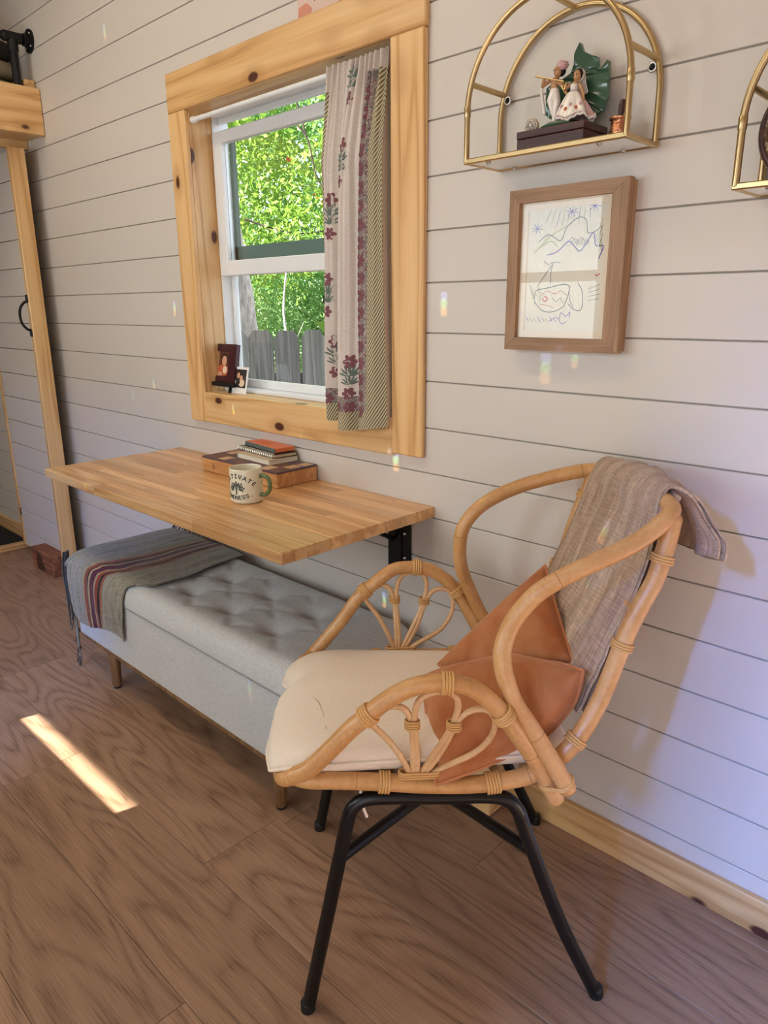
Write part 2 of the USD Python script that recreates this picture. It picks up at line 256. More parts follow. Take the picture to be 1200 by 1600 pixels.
    plain('porcelain', 'e6ddd0', .2, coat_weight=.4); plain('porcelain_pink', 'c9a1a0', .25); plain('skin_tan', 'b98a5e', .3); plain('hair_black', '1d1614', .3); plain('leaf_glaze', '35553f', .22, coat_weight=.4); plain('flute_gold', (.7, .5, .22), .25, 1.0)
    plain('marble', 'd9d6d2', .15)
    mat('wicker', {'tc': ('geometry', {}), 'v': ('voronoi_texture', {'scale': 160.0}), 'r': ('rgb_ramp', {'ramp': [(.1, srgb('c2a98a')), (.6, srgb('5f4632'))]}), 'p': ('principled_bsdf', {'roughness': .7}), 'b': ('bump', {'distance': .003, 'invert': True})},
        [('tc.position', 'v.vector'), ('v.distance', 'r.fac'), ('r.color', 'p.base_color'), ('v.distance', 'b.height'), ('b.normal', 'p.normal')])
    plain('mat_black', '0d0d10', .8); plain('bedding', '8c7f66', .95); plain('dark_cloth', '2a2320', .95); plain('paper_pink', 'd9bdae', .85); plain('paper_red', 'd08d74', .85)
    plain('clear_glass_plate', 'dfe3e2', .12)
make_materials()

# ------------------------------------------------------------------ shapes
def cbox(lo, hi, c=.002):
    lo, hi = np.minimum(lo, hi).astype(float), np.maximum(lo, hi).astype(float)
    c = min(c, *(.45*(hi-lo)))
    pts = []
    for sx in (0, 1):
        for sy in (0, 1):
            for sz in (0, 1):
                p = np.where([sx, sy, sz], hi, lo); s = np.where([sx, sy, sz], -1, 1)*c
                pts += [p+s*[0, 1, 1], p+s*[1, 0, 1], p+s*[1, 1, 0]]
    return trimesh.convex.convex_hull(np.array(pts))
def box(lo, hi): return trimesh.creation.box(bounds=np.array([np.minimum(lo, hi), np.maximum(lo, hi)], float))
def rot(m, deg, axis, at=(0, 0, 0)):
    m = m.copy(); m.apply_transform(trimesh.transformations.rotation_matrix(math.radians(deg), axis, at)); return m
def moved(m, d): m = m.copy(); m.apply_translation(d); return m
def join(ms): return trimesh.util.concatenate(ms)
def spline(pts, n=12):
    p = np.asarray(pts, float); p = np.vstack([2*p[0]-p[1], p, 2*p[-1]-p[-2]])
    out = []
    for i in range(1, len(p)-2):
        t = np.linspace(0, 1, n, endpoint=False)[:, None]
        a, b, c, d = p[i-1:i+3]
        out.append(.5*((2*b)+(-a+c)*t+(2*a-5*b+4*c-d)*t*t+(-a+3*b-3*c+d)*t**3))
    return np.vstack(out+[p[-2:-1]])
def smooth_path(p, k=2):
    p = np.array(p, float)
    for _ in range(k):
        q = p.copy(); q[1:-1] = .25*p[:-2]+.5*p[1:-1]+.25*p[2:]; p = q
    return p
def frames(p, closed=False):
    t = np.gradient(p, axis=0) if not closed else np.roll(p, -1, 0)-np.roll(p, 1, 0)
    t /= np.linalg.norm(t, axis=1, keepdims=True)+1e-12
    a = np.cross(t[0], [0, 0, 1.0] if abs(t[0][2]) < .9 else [1.0, 0, 0]); a /= np.linalg.norm(a)
    A = []
    for k in range(len(p)):
        a = a-t[k]*(a@t[k]); a /= np.linalg.norm(a)+1e-12; A.append(a)
    A = np.array(A); return t, A, np.cross(t, A)
def tube(path, r, sides=14, caps=True):
    p = np.asarray(path, float); n = len(p); r = np.broadcast_to(r, (n,)).astype(float)
    t, a, b = frames(p)
    if caps:   # rounded ends
        ps, rs = [p], [r]
        pre = [p[0]-t[0]*r[0]*.5*math.sin(x) for x in (PI/2, PI/4)]; post = [p[-1]+t[-1]*r[-1]*.5*math.sin(x) for x in (PI/4, PI/2)]
        p = np.vstack([pre, p, post]); r = np.r_[r[0]*.25, r[0]*.78, r, r[-1]*.78, r[-1]*.25]
        a = np.vstack([a[:1], a[:1], a, a[-1:], a[-1:]]); b = np.vstack([b[:1], b[:1], b, b[-1:], b[-1:]]); n += 4
    th = np.arange(sides)*2*PI/sides
    v = p[:, None]+r[:, None, None]*(np.cos(th)[None, :, None]*a[:, None]+np.sin(th)[None, :, None]*b[:, None])
    i, j = np.meshgrid(np.arange(n-1), np.arange(sides), indexing='ij'); j2 = (j+1) % sides
    q = np.stack([i*sides+j, i*sides+j2, (i+1)*sides+j2, (i+1)*sides+j], -1).reshape(-1, 4)
    f = np.vstack([q[:, [0, 2, 1]], q[:, [0, 3, 2]]])
    v = v.reshape(-1, 3); k = len(v); v = np.vstack([v, p[0], p[-1]])
    jj = np.arange(sides); f = np.vstack([f, np.stack([np.full(sides, k), jj, (jj+1) % sides], 1), np.stack([np.full(sides, k+1), (n-1)*sides+(jj+1) % sides, (n-1)*sides+jj], 1)])
    return trimesh.Trimesh(v, f, process=False)
def ring(center, axis, R, r, sides=20, ex=None):
    """a small torus about center; ex = (direction, extra half length) makes it a stadium round two poles"""
    axis = np.asarray(axis, float); axis /= np.linalg.norm(axis)
    a = np.cross(axis, [0, 0, 1.0] if abs(axis[2]) < .9 else [1.0, 0, 0]); a /= np.linalg.norm(a)
    if ex is not None:
        e = np.asarray(ex[0], float); a = e-axis*(e@axis); a /= np.linalg.norm(a)
    b = np.cross(axis, a)
    th = np.linspace(0, 2*PI, sides, endpoint=False); L = ex[1] if ex is not None else 0
    p = np.asarray(center)+np.outer(R*np.cos(th)+L*np.sign(np.cos(th)), a)+np.outer(R*np.sin(th), b)
    ph = np.arange(6)*PI/3
    o = (p-np.asarray(center)-np.outer(L*np.sign(np.cos(th)), a)); o /= np.linalg.norm(o, axis=1, keepdims=True)
    v = p[:, None]+r*(np.cos(ph)[None, :, None]*o[:, None]+np.sin(ph)[None, :, None]*axis)
    n, s = sides, 6
    i, j = np.meshgrid(np.arange(n), np.arange(s), indexing='ij'); i2, j2 = (i+1) % n, (j+1) % s
    q = np.stack([i*s+j, i2*s+j, i2*s+j2, i*s+j2], -1).reshape(-1, 4)
    m = trimesh.Trimesh(v.reshape(-1, 3), np.vstack([q[:, :3], q[:, [0, 2, 3]]]), process=False)
    return m
def grid_mesh(P):
    """P (n, m, 3) -> quads as triangles"""
    n, m = P.shape[:2]
    i, j = np.meshgrid(np.arange(n-1), np.arange(m-1), indexing='ij')
    q = np.stack([i*m+j, (i+1)*m+j, (i+1)*m+j+1, i*m+j+1], -1).reshape(-1, 4)
    return P.reshape(-1, 3), np.vstack([q[:, :3], q[:, [0, 2, 3]]])
def sheet(P, th, uv=None):
    """a cloth of thickness th from the surface P (n, m, 3); returns (v, f, uv)"""
    n, m = P.shape[:2]
    du = np.gradient(P, axis=0); dv = np.gradient(P, axis=1); N = np.cross(du, dv); N /= np.linalg.norm(N, axis=2, keepdims=True)+1e-12
    v1, f1 = grid_mesh(P+N*th/2); v2, f2 = grid_mesh(P-N*th/2)
    k = len(v1)
    idx = np.arange(n*m).reshape(n, m)
    loop = np.r_[idx[0, :], idx[1:, -1], idx[-1, -2::-1], idx[-2:0:-1, 0]]
    a, b = loop, np.roll(loop, -1)
    e = np.vstack([np.stack([a, a+k, b], 1), np.stack([b, a+k, b+k], 1)])
    f = np.vstack([f1, f2[:, ::-1]+k, e])
    U = None if uv is None else np.vstack([uv.reshape(-1, 2)]*2)
    return np.vstack([v1, v2]), f, U
def lathe(profile, seg=32, at=(0, 0, 0)):
    m = trimesh.creation.revolve(np.array(profile, float), sections=seg); m.apply_translation(at); return m
def extrude(poly, h, at=(0, 0, 0)):
    gs = getattr(poly, 'geoms', [poly]); m = join([trimesh.creation.extrude_polygon(g, h, engine='earcut') for g in gs]); m.apply_translation(at); return m
def upright(m):   # xy plane -> xz plane facing -y
    m = m.copy(); m.apply_transform(np.array([[1, 0, 0, 0], [0, 0, -1, 0], [0, 1, 0, 0], [0, 0, 0, 1.0]])); return m

# ------------------------------------------------------------------ the setting
random.seed(7); RNG = np.random.default_rng(7)
Z0, S = 1.7815, .127          # a groove of the wall boards, and their pitch
XL, XR, YF, ZC = -5.2, 1.7, -2.6, 2.97
WX0, WX1, WZ0, WZ1 = -2.36, -1.406, 1.04, 1.985      # clear opening inside the jambs
def shell():
    w = struct('wall_back')
    ox0, ox1, oz0, oz1 = WX0-.02, WX1+.02, WZ0-.02, WZ1+.02
    back = [box((XL, .006, -.02), (ox0, .15, ZC)), box((ox1, .006, -.02), (XR, .15, ZC)), box((ox0, .006, -.02), (ox1, .15, oz0)), box((ox0, .006, oz1), (ox1, .15, ZC))]
    part(w, 'backing', join(back), 'white_backing')
    i = 14
    while Z0-S*i < ZC:
        z0, z1 = max(Z0-S*i+.0017, 0.001), min(Z0-S*(i-1)-.0017, ZC)
        i -= 1
        if z1-z0 < .01: continue
        if z1 < oz0+.001 or z0 > oz1-.001 or (z0 < oz0 < z1 and z1-oz0 < .02): spans = [(XL, XR)]
        else: spans = [(XL, ox0), (ox1, XR)]
        for a, b in spans: part(w, 'plank', cbox((a, 0, z0), (b, .0075, z1), .0012), 'white_paint')
    f = struct('floor')
    r = random.Random(3); W = .232; y = -.976-7*W
    k = 0
    while y < .0:
        x = XL-r.random()*1.2
        while x < XR:
            L = 1.38
            a, b = max(x, XL), min(x+L, XR); y0, y1 = max(y, YF), min(y+W, 0.0)
            if b-a > .01 and y1-y0 > .01: part(f, 'floor_plank', cbox((a+.0004, y0+.0004, -.015), (b-.0004, y1-.0004, 0), .0009), 'floor_oak')
            x += L
        y += W
    part(f, 'subfloor', box((XL, YF, -.1), (XR, .15, -.0151)), 'white_backing')
    c = struct('ceiling'); part(c, 'ceiling_board', box((XL, YF, ZC), (XR, .15, ZC+.1)), 'white_ceiling')
    w = struct('wall_left'); part(w, 'board', box((XL-.1, YF, -.02), (XL, .15, ZC)), 'white_paint')
    w = struct('wall_right'); part(w, 'board', box((XR, YF, -.02), (XR+.1, .15, ZC)), 'white_paint')
    w = struct('wall_front')      # behind the camera: a window and a glass door
    for a, b, z0, z1 in ((XL, -2.94, -.02, ZC), (-2.94, -2.14, -.02, 1.06), (-2.94, -2.14, 1.99, ZC), (-2.14, -1.85, -.02, ZC), (-1.85, -1.05, -.02, 1.13), (-1.85, -1.05, 1.99, ZC), (-1.05, -.35, -.02, ZC), (-.35, .85, 2.1, ZC), (.85, XR, -.02, ZC)):
        part(w, 'board', box((a, YF-.1, z0), (b, YF, z1)), 'white_paint')
    n = struct('window_2')
    for lo, hi in (((-2.94, YF-.08, 1.06), (-2.89, YF-.03, 1.99)), ((-2.19, YF-.08, 1.06), (-2.14, YF-.03, 1.99)), ((-2.94, YF-.08, 1.06), (-2.14, YF-.03, 1.087)), ((-2.94, YF-.08, 1.94), (-2.14, YF-.03, 1.99)), ((-2.89, YF-.07, 1.48), (-2.19, YF-.03, 1.54))):
        part(n, 'frame', cbox(lo, hi, .004), 'vinyl')
    n = struct('window_3')
    for lo, hi in (((-1.85, YF-.08, 1.13), (-1.80, YF-.03, 1.99)), ((-1.10, YF-.08, 1.13), (-1.05, YF-.03, 1.99)), ((-1.85, YF-.08, 1.13), (-1.05, YF-.03, 1.17)), ((-1.85, YF-.08, 1.94), (-1.05, YF-.03, 1.99))):
        part(n, 'frame', cbox(lo, hi, .004), 'vinyl')
    b = struct('baseboard_back'); part(b, 'board', cbox((-3.55, -.018, 0), (XR, 0, .088), .002), 'pine_x')
shell()

def window():
    n = struct('window_1', (WX0, 0, WZ0))
    y0 = -.019
    # casing boards round the opening
    part(n, 'casing', cbox((-2.465, y0, 1.985), (-1.289, 0, 2.108), .003), 'pine_x')
    part(n, 'casing', cbox((-2.465, y0, .928), (-2.362, 0, 1.9845), .003), 'pine_z')
    part(n, 'casing', cbox((-1.405, y0-.001, .936), (-1.291, 0, 1.9845), .004), 'pine_z')
    part(n, 'casing', cbox((-2.3615, y0, .930), (-1.4055, 0, 1.0395), .003), 'pine_x')
    # jamb boards
    part(n, 'jamb', cbox((WX0-.018, -.002, 1.022), (WX0, .148, 2.003), .001), 'pine_z')
    part(n, 'jamb', cbox((WX1, -.002, 1.022), (WX1+.018, .148, 2.003), .001), 'pine_z')
    part(n, 'head', cbox((WX0, -.002, WZ1), (WX1, .148, WZ1+.018), .001), 'pine_x')
    part(n, 'sill', cbox((WX0, -.018, WZ0-.02), (WX1, .148, WZ0), .001), 'pine_x')
    # vinyl frame and two sashes
    fr = []
    ya, yb = .082, .146
    for lo, hi in (((WX0, .086, WZ0), (WX0+.007, .150, WZ1)), ((WX1-.022, ya, WZ0), (WX1, yb, WZ1)), ((WX0, .088, WZ1-.012), (WX1, .150, WZ1)), ((WX0, ya-.012, WZ0), (WX1, yb, WZ0+.012))):
        fr.append(cbox(lo, hi, .002))
    part(n, 'vinyl_frame', join(fr), 'vinyl')
    part(n, 'track', cbox((WX0+.008, .108, WZ1-.030), (WX1-.022, .122, WZ1-.0121), .002), 'vinyl')
    def sash(a, b, z0, z1, y, w_side, w_top, w_bot, d=.03):
        p = part(n, 'sash', join([cbox((a, y, z0), (a+w_side, y+d, z1), .003), cbox((b-w_side, y, z0), (b, y+d, z1), .003), cbox((a+w_side-.001, y, z1-w_top), (b-w_side+.001, y+d, z1), .003), cbox((a+w_side-.001, y, z0), (b-w_side+.001, y+d, z0+w_bot), .003)]), 'vinyl')
        part(p, 'pane', box((a+w_side, y+d*.5, z0+w_bot), (b-w_side, y+d*.5+.003, z1-w_top)), 'pane')
    sash(WX0+.002, WX1-.018, 1.452, 1.926, .083, .052, .038, .052)              # the sash nearer the room, let down a little
    sash(WX0+.008, WX1-.030, WZ0+.012, 1.50, .124, .016, .045, .030, .022)
    # dark green exterior stops seen through the upper pane
    part(n, 'stop', join([cbox((WX0+.0085, .148, 1.51), (WX0+.028, .165, 1.93), .001), cbox((WX0+.0085, .148, 1.505), (WX1-.03, .165, 1.556), .001)]), 'screen_green')
window()

def barn_door():
    d = struct('door_1', (-3.6, -.1, 0))
    for i in range(-4, 15):
        z0, z1 = max(Z0-S*i+.0017, .04), min(Z0-S*(i-1)-.0017, 2.03)
        if z1-z0 > .01: part(d, 'plank', cbox((-4.22, -.098, z0), (-3.625, -.085, z1), .0012), 'white_paint')
    part(d, 'backing', box((-4.22, -.085, .04), (-3.63, -.068, 2.03)), 'white_backing')
    part(d, 'stile', cbox((-3.63, -.136, .04), (-3.6, -.066, 2.03), .003), 'pine_z')
    part(d, 'stile', cbox((-4.25, -.103, .04), (-4.22, -.066, 2.03), .003), 'pine_z')
    h = [(-3.618, -.134, 1.245), (-3.618, -.152, 1.25), (-3.618, -.172, 1.275), (-3.618, -.178, 1.31), (-3.618, -.172, 1.345), (-3.618, -.152, 1.37), (-3.618, -.134, 1.375)]
    part(d, 'handle', join([tube(spline(h, 5), .006, 8), cbox((-3.628, -.142, 1.215), (-3.608, -.134, 1.25), .003), cbox((-3.628, -.142, 1.37), (-3.608, -.134, 1.405), .003)]), 'black_iron', label='black curved pull handle')
    t = struct('trim_1', (-4.3, -.2, 0)); part(t, 'board', cbox((-4.34, YF+.05, 0), (-4.29, -.02, .03), .003), 'pine_y')
    b = struct('baseboard_left'); part(b, 'board', cbox((XL, -.018, 0), (-4.3, 0, .075), .002), 'pine_x')
    m = thing('floor_mat', 'black rubber mat on the floor beyond the pale threshold, far left', 'mat', (-4.8, -1.2, 0))
    part(m, 'pad', cbox((XL+.02, -2.2, 0), (-4.345, -.03, .012), .004), 'mat_black')
    c = thing('wood_block', 'reddish cedar block with a dark chipped front on the floor behind the bench end', 'block', (-3.75, -.08, 0))
    blk = cbox((-3.93, -.175, 0), (-3.66, -.03, .115), .004)
    part(c, 'block', blk, 'cedar')
    rr = random.Random(5); pts = [(-.045+.1*t+rr.uniform(-.008, .008), .02+.075*abs(math.sin(t*2.6+.5))+rr.uniform(-.006, .006)) for t in np.linspace(0, 1, 9)]
    pl = Polygon([(x, z) for x, z in pts]+[(.05, .012), (-.04, .012)]).buffer(.004)
    part(c, 'chipped_face', moved(upright(extrude(pl, .004)), (-3.82, -.172, 0)), 'dark_wood', label='dark rough chipped patch')
barn_door()

def loft():
    k = thing('pine_block', 'small pine block on the floor by the baseboard under the rattan chair', 'block', (-1.0, -.06, 0))
    part(k, 'block', cbox((-1.20, -.115, .001), (-.955, -.020, .15), .003), 'pine_x')
    b = thing('loft_beam', 'knotty pine beam of the loft at the upper left, under the black pipe rail', 'beam', (-3.6, -1.0, 2.07))
    part(b, 'face_board', cbox((-3.555, YF+.02, 2.075), (-3.515, -.002, 2.262), .003), 'pine_y')
    part(b, 'soffit_board', cbox((-3.72, YF+.02, 2.080), (-3.556, -.002, 2.10), .002), 'pine_y')
    part(b, 'end_trim', cbox((-3.74, YF+.02, 2.045), (-3.715, -.002, 2.12), .002), 'pine_y')
    part(b, 'end_block', cbox((-3.60, -.05, 2.262), (-3.555, -.002, 2.30), .003), 'pine_x')
    d = struct('trim_2', (-4.4, -1.2, 2.12)); part(d, 'loft_deck', cbox((XL, YF+.02, 2.121), (-3.74, -.002, 2.15), .002), 'pine_y')
    p = thing('pipe_railing', 'black iron pipe railing with a round wall flange above the loft beam', 'railing', (-3.56, -.5, 2.262))
    part(p, 'rail', tube([(-3.56, y, 2.452) for y in np.linspace(-2.4, -.006, 20)], .0155, 14), 'black_iron')
    fl = [(0, 0), (.046, 0), (.046, .007), (.024, .010), (.024, .03), (0, .03)]
    m = lathe(fl, 28); m.apply_transform(trimesh.transformations.rotation_matrix(PI/2, (1, 0, 0))); m.apply_translation((-3.56, 0, 2.452))
    part(p, 'flange', m, 'black_iron')
    for s in range(4):
        a = s*PI/2+PI/4; bolt = trimesh.creation.icosphere(1, .0045); bolt.apply_translation((-3.56+.034*math.cos(a), -.0085, 2.452+.034*math.sin(a))); part(p, 'bolt', bolt, 'steel')
    for y in (-.075, -1.2):
        part(p, 'post', tube([(-3.56, y, z) for z in np.linspace(2.255, 2.44, 6)], .0165, 14), 'black_iron')
        part(p, 'tee', join([tube([(-3.56, y-.035, 2.452), (-3.56, y, 2.452), (-3.56, y+.035, 2.452)], .021, 14), tube([(-3.56, y, 2.40), (-3.56, y, 2.45)], .021, 14)]), 'black_iron')
    q = thing('blanket_bundle', 'folded khaki blanket lying on the loft deck behind the pipe railing', 'blanket', (-3.735, -.375, 2.15))
    for k in range(4):
        m = trimesh.creation.icosphere(3, 1.0); v = m.vertices; v = np.sign(v)*np.abs(v)**.55; v += .05*(meshkit.fbm(v*2.2+k, 3)[:, None]-.5)
        m.vertices = v*[.105, .30, .042]+[-3.735, -.315, 2.194+.078*k]; part(q, 'fold', m, 'bedding' if k < 3 else 'dark_cloth', smooth=True)
loft()

# ------------------------------------------------------------------ things on the window
def easel_and_photos():
    e = thing('easel', 'small dark tabletop easel holding a maroon frame on the window sill', 'easel', (-2.325, .05, WZ0))
    part(e, 'ledge', cbox((-2.425, .015, 1.062), (-2.225, .045, 1.076), .002), 'black_iron')
    for x, dx in ((-2.38, -.012), (-2.27, .012)): part(e, 'leg', tube([(x+dx, .022, 1.043), (x, .040, 1.075), (x-dx*1.5, .080, 1.19)], .006, 8), 'black_iron')
    part(e, 'rear_leg', tube([(-2.325, .076, 1.17), (-2.325, .079, 1.044)], .0045, 8), 'black_iron')
    f = thing('photo_frame', 'maroon frame with a small portrait photo, on the easel in the window corner', 'frame', (-2.325, .04, 1.077))
    def tilt(m): return rot(m, -10, (1, 0, 0), (-2.325, .03, 1.077))
    out = Polygon([(-2.41, 1.077), (-2.24, 1.077), (-2.24, 1.215), (-2.41, 1.215)]); inn = Polygon([(-2.372, 1.098), (-2.285, 1.098), (-2.285, 1.188), (-2.372, 1.188)])
    part(f, 'frame', tilt(moved(upright(extrude(out.difference(inn), .016)), (0, .046, 0))), 'maroon_paint', smooth=30)
    pr = part(f, 'print', tilt(moved(upright(extrude(inn.buffer(.002), .002)), (0, .044, 0))), 'print_brown', label='portrait print in warm browns')
    def blob(par, cx, cz, rx, rz, y, mt, tf):
        g = affinity.scale(Point(0, 0).buffer(1, 12), rx, rz); part(par, 'print_shape', tf(moved(upright(extrude(affinity.translate(g, cx, cz), .0006)), (0, y, 0))), mt)
    for a in ((-2.325, 1.163, .022, .020, .0415, 'print_hair'), (-2.325, 1.155, .015, .018, .0408, 'print_skin'), (-2.33, 1.120, .032, .021, .0413, 'print_red'), (-2.318, 1.122, .014, .014, .0404, 'print_cream'), (-2.35, 1.106, .018, .007, .0402, 'print_skin')): blob(pr, *a, tilt)
    p = thing('instant_photo', 'white bordered instant photo leaning beside the maroon frame on the sill', 'photo', (-2.216, .03, WZ0))
    def tl(m): return rot(m, -12, (1, 0, 0), (-2.216, .03, 1.041))
    part(p, 'card', tl(cbox((-2.267, .029, 1.041), (-2.168, .0305, 1.137), .0005)), 'photo_white')
    pr = part(p, 'print', tl(box((-2.258, .0284, 1.062), (-2.177, .029, 1.128))), 'photo_dark')
    for a in ((-2.222, 1.112, .013, .011, .0283, 'print_hair'), (-2.222, 1.106, .009, .010, .0278, 'print_skin'), (-2.204, 1.097, .009, .010, .0278, 'print_skin'), (-2.20, 1.080, .017, .014, .0280, 'print_cream'), (-2.238, 1.076, .016, .012, .0280, 'print_grey'), (-2.222, 1.082, .012, .009, .0276, 'print_hair')): blob(pr, *a, tl)
easel_and_photos()

def curtain():
    r = thing('curtain_rod', 'thin white tension rod across the top of the window', 'rod', (-1.9, .012, 1.956))
    part(r, 'rod', tube([(x, .012, 1.956) for x in np.linspace(WX0+.006, WX1-.006, 8)], .008, 14), 'vinyl', smooth=40)
    part(r, 'end_cap', tube([(WX0+.001, .012, 1.956), (WX0+.016, .012, 1.956)], .011, 14), 'vinyl', smooth=40); part(r, 'end_cap', tube([(WX1-.016, .012, 1.956), (WX1-.001, .012, 1.956)], .011, 14), 'vinyl', smooth=40)
    c = thing('curtain', 'cream block-printed cotton curtain with a flower border and striped hem, right side of the window', 'curtain', (-1.52, .0, 1.2))
    # folds: x at the rod, x at the hem, depth towards the room, for u from 0 (left edge) to 1 (right edge)
    U = np.array([0, .05, .10, .16, .24, .30, .36, .44, .50, .56, .64, .70, .76, .86, .93, 1.0])
    XT = np.array([-1.640, -1.625, -1.612, -1.600, -1.580, -1.566, -1.555, -1.537, -1.524, -1.512, -1.494, -1.482, -1.470, -1.448, -1.430, -1.414])
    XB = np.array([-1.640, -1.630, -1.616, -1.600, -1.576, -1.566, -1.572, -1.560, -1.546, -1.528, -1.506, -1.494, -1.488, -1.452, -1.424, -1.400])
    D = np.array([.0, .012, .028, .020, -.012, -.006, .014, .040, .044, .030, .002, .0, .024, .026, .016, .0])
    ZB = np.array([1.022, 1.020, 1.018, 1.017, 1.016, 1.015, .999, .997, .996, .997, .999, 1.0, 1.001, 1.008, 1.012, 1.017])-.002
    nu, nt = 220, 90
    u = np.linspace(0, 1, nu); t = np.linspace(0, 1, nt)
    from scipy.interpolate import PchipInterpolator as PI_
    xt, xb, dd, zb = [PI_(U, q)(u) for q in (XT, XB, D, ZB)]
    pleat = .008*np.sin(u*2*PI*11+.6)+.003*np.sin(u*2*PI*23)
    P = np.zeros((nu, nt, 3))
    for j, tt in enumerate(t):
        e = tt**.75
        P[:, j, 0] = xt*(1-e)+xb*e+.006*np.sin(tt*5+u*9)*tt*(1-tt)
        g = math.exp(-tt*9)
        P[:, j, 1] = -.008-.036*min(1, tt*4)-(dd*(.35+.65*e)+.004*np.sin(tt*7+u*23)*e*(1-g))*(1-g)-pleat*(g+.10+.25*(1-tt))
        P[:, j, 2] = 1.966*(1-tt)+zb*tt
    P[:, :, 1] += .0
    UV = np.stack(np.meshgrid(u*.62, t*.97, indexing='ij'), -1)
    hemr, hemb, prt, hl = .86, .965, .70, .035
    def cut(name, mt, i0, i1, j0, j1, lift=0.0, label=None):
        i0, i1 = int(i0*(nu-1)), int(i1*(nu-1)); j0, j1 = int(j0*(nt-1)), int(j1*(nt-1))
        v, f, uv = sheet(P[i0:i1+1, j0:j1+1]+[0, -lift, 0], .0016, UV[i0:i1+1, j0:j1+1])
        part(c, name, (v, f), mt, smooth=True, uv=uv, label=label)
    hb = .955
    cut('field', 'curtain_field', hl, prt, 0, .90)
    cut('left_hem', 'curtain_hem', 0, hl, .07, hb, label='striped edge at the left'); cut('header', 'curtain_field', 0, hl, 0, .07); cut('header', 'curtain_field', prt, 1, 0, .05)
    cut('flower_border', 'curtain_print', prt, hemr, .05, hb, label='printed flower border'); cut('flower_border', 'curtain_print', hl, prt, .90, hb, label='printed flower border along the bottom')
    cut('right_hem', 'curtain_hem', hemr, 1.0, .05, 1.0, label='wide olive and cream striped hem'); cut('bottom_hem', 'curtain_hem', 0, hemr, hb, 1.0, label='striped bottom hem')
    # block-printed motifs laid on the cloth
    def on(uu, tt, lift=.0022):
        a = min(max(uu*(nu-1), 0), nu-1.001); b = min(max(tt*(nt-1), 0), nt-1.001); i, j = int(a), int(b); fa, fb = a-i, b-j
        p = P[i, j]*(1-fa)*(1-fb)+P[i+1, j]*fa*(1-fb)+P[i, j+1]*(1-fa)*fb+P[i+1, j+1]*fa*fb
        return p+[0, -lift, 0]
    def motif(name, poly, u0, t0, mt):
        """poly in cloth metres about (u0, t0)"""
        for g in getattr(poly, 'geoms', [poly]):
            pts, tri = trimesh.creation.triangulate_polygon(g.segmentize(.004), engine='earcut')
            v = np.array([on(u0+x/.34, t0-y/.97) for x, y in pts])
            if len(tri): part(c, name, (v, np.asarray(tri)), mt, smooth=True)
    def flower(u0, t0, s, n=6):
        petals = [affinity.rotate(affinity.translate(affinity.scale(Point(0, 0).buffer(1, 6), s*.42, s*.27), s*.5, 0), k*360/n, origin=(0, 0)) for k in range(n)]
        from shapely.ops import unary_union
        motif('flower', unary_union(petals), u0, t0, 'print_maroon')
    def fan(u0, t0, s):
        from shapely.ops import unary_union
        lv = [affinity.rotate(affinity.translate(affinity.scale(Point(0, 0).buffer(1, 5), s*.5, s*.09), s*.55, 0), a, origin=(0, 0)) for a in range(20, 170, 24)]
        motif('leaf_fan', unary_union(lv), u0, t0, 'print_green')
    for u0, t0 in ((.17, .40), (.46, .26), (.20, .80), (.58, .84), (.47, .05), (.13, .62)):
        fan(u0, t0, .034); fan(u0, t0+.024, .027); flower(u0, t0-.042, .023); flower(u0-.01, t0+.05, .020)
    for t0 in np.arange(.10, .95, .047): flower(.785, t0, .020)
    for u0 in (.12, .24, .45, .58): flower(u0, .93, .019)
    for us in (.685, .70): motif('border_line', Polygon([(-.0012, -.43), (.0012, -.43), (.0012, .40), (-.0012, .40)]).segmentize(.02), us, .52, 'print_line')
    RT = np.array([[[P[-1, j, 0]-.004-.004*k, P[-1, j, 1]+.002+.014*k, P[-1, j, 2]+.004] for j in range(nt)] for k in range(5)])
    part(c, 'return', sheet(RT, .0014)[:2], 'curtain_field', smooth=True, label='plain reverse side turned back at the right')
    part(c, 'rod_pocket', sheet(P[:, :6]+[0, .018, .006], .0014)[:2], 'curtain_field', smooth=True)
curtain()

# ------------------------------------------------------------------ the table and what stands on it
def table():
    t = thing('fold_down_table', 'butcher block tabletop fixed to the wall below the window', 'table', (-1.92, -.27, .77))
    r = random.Random(11); y = -.5445; rows = 14; w = .5435/rows
    for k in range(rows):
        x = -2.592-r.uniform(0, .15)
        while x < -1.256:
            L = r.uniform(.26, .60); a, b = max(x, -2.592), min(x+L, -1.256); x += L
            if -1.256-b < .1: b = -1.256; x = 0
            c = .0003
            part(t, 'stave', cbox((a+.0001, y+.0001, .77), (b-.0001, y+w-.0001, .80), c if 0 < k < rows-1 else .0025 if k == 0 else c), 'butcher_x')
        y += w
    for x in (-1.386, -2.45):
        b = part(t, 'bracket', join([cbox((x-.045, -.008, .585), (x+.045, -.001, .768), .002), cbox((x-.018, -.30, .752), (x+.018, -.004, .768), .002), cbox((x-.012, -.012, .60), (x+.012, -.006, .76), .001)]), 'black_metal', label='black steel folding bracket')
        part(b, 'strut', tube([(x-.02, -.012, .675), (x-.02, -.15, .752)], .007, 8), 'black_metal')
        for z in (.625, .70): 
            m = trimesh.creation.icosphere(1, .006); m.apply_translation((x+.025, -.009, z)); part(b, 'screw', m, 'steel')
table()

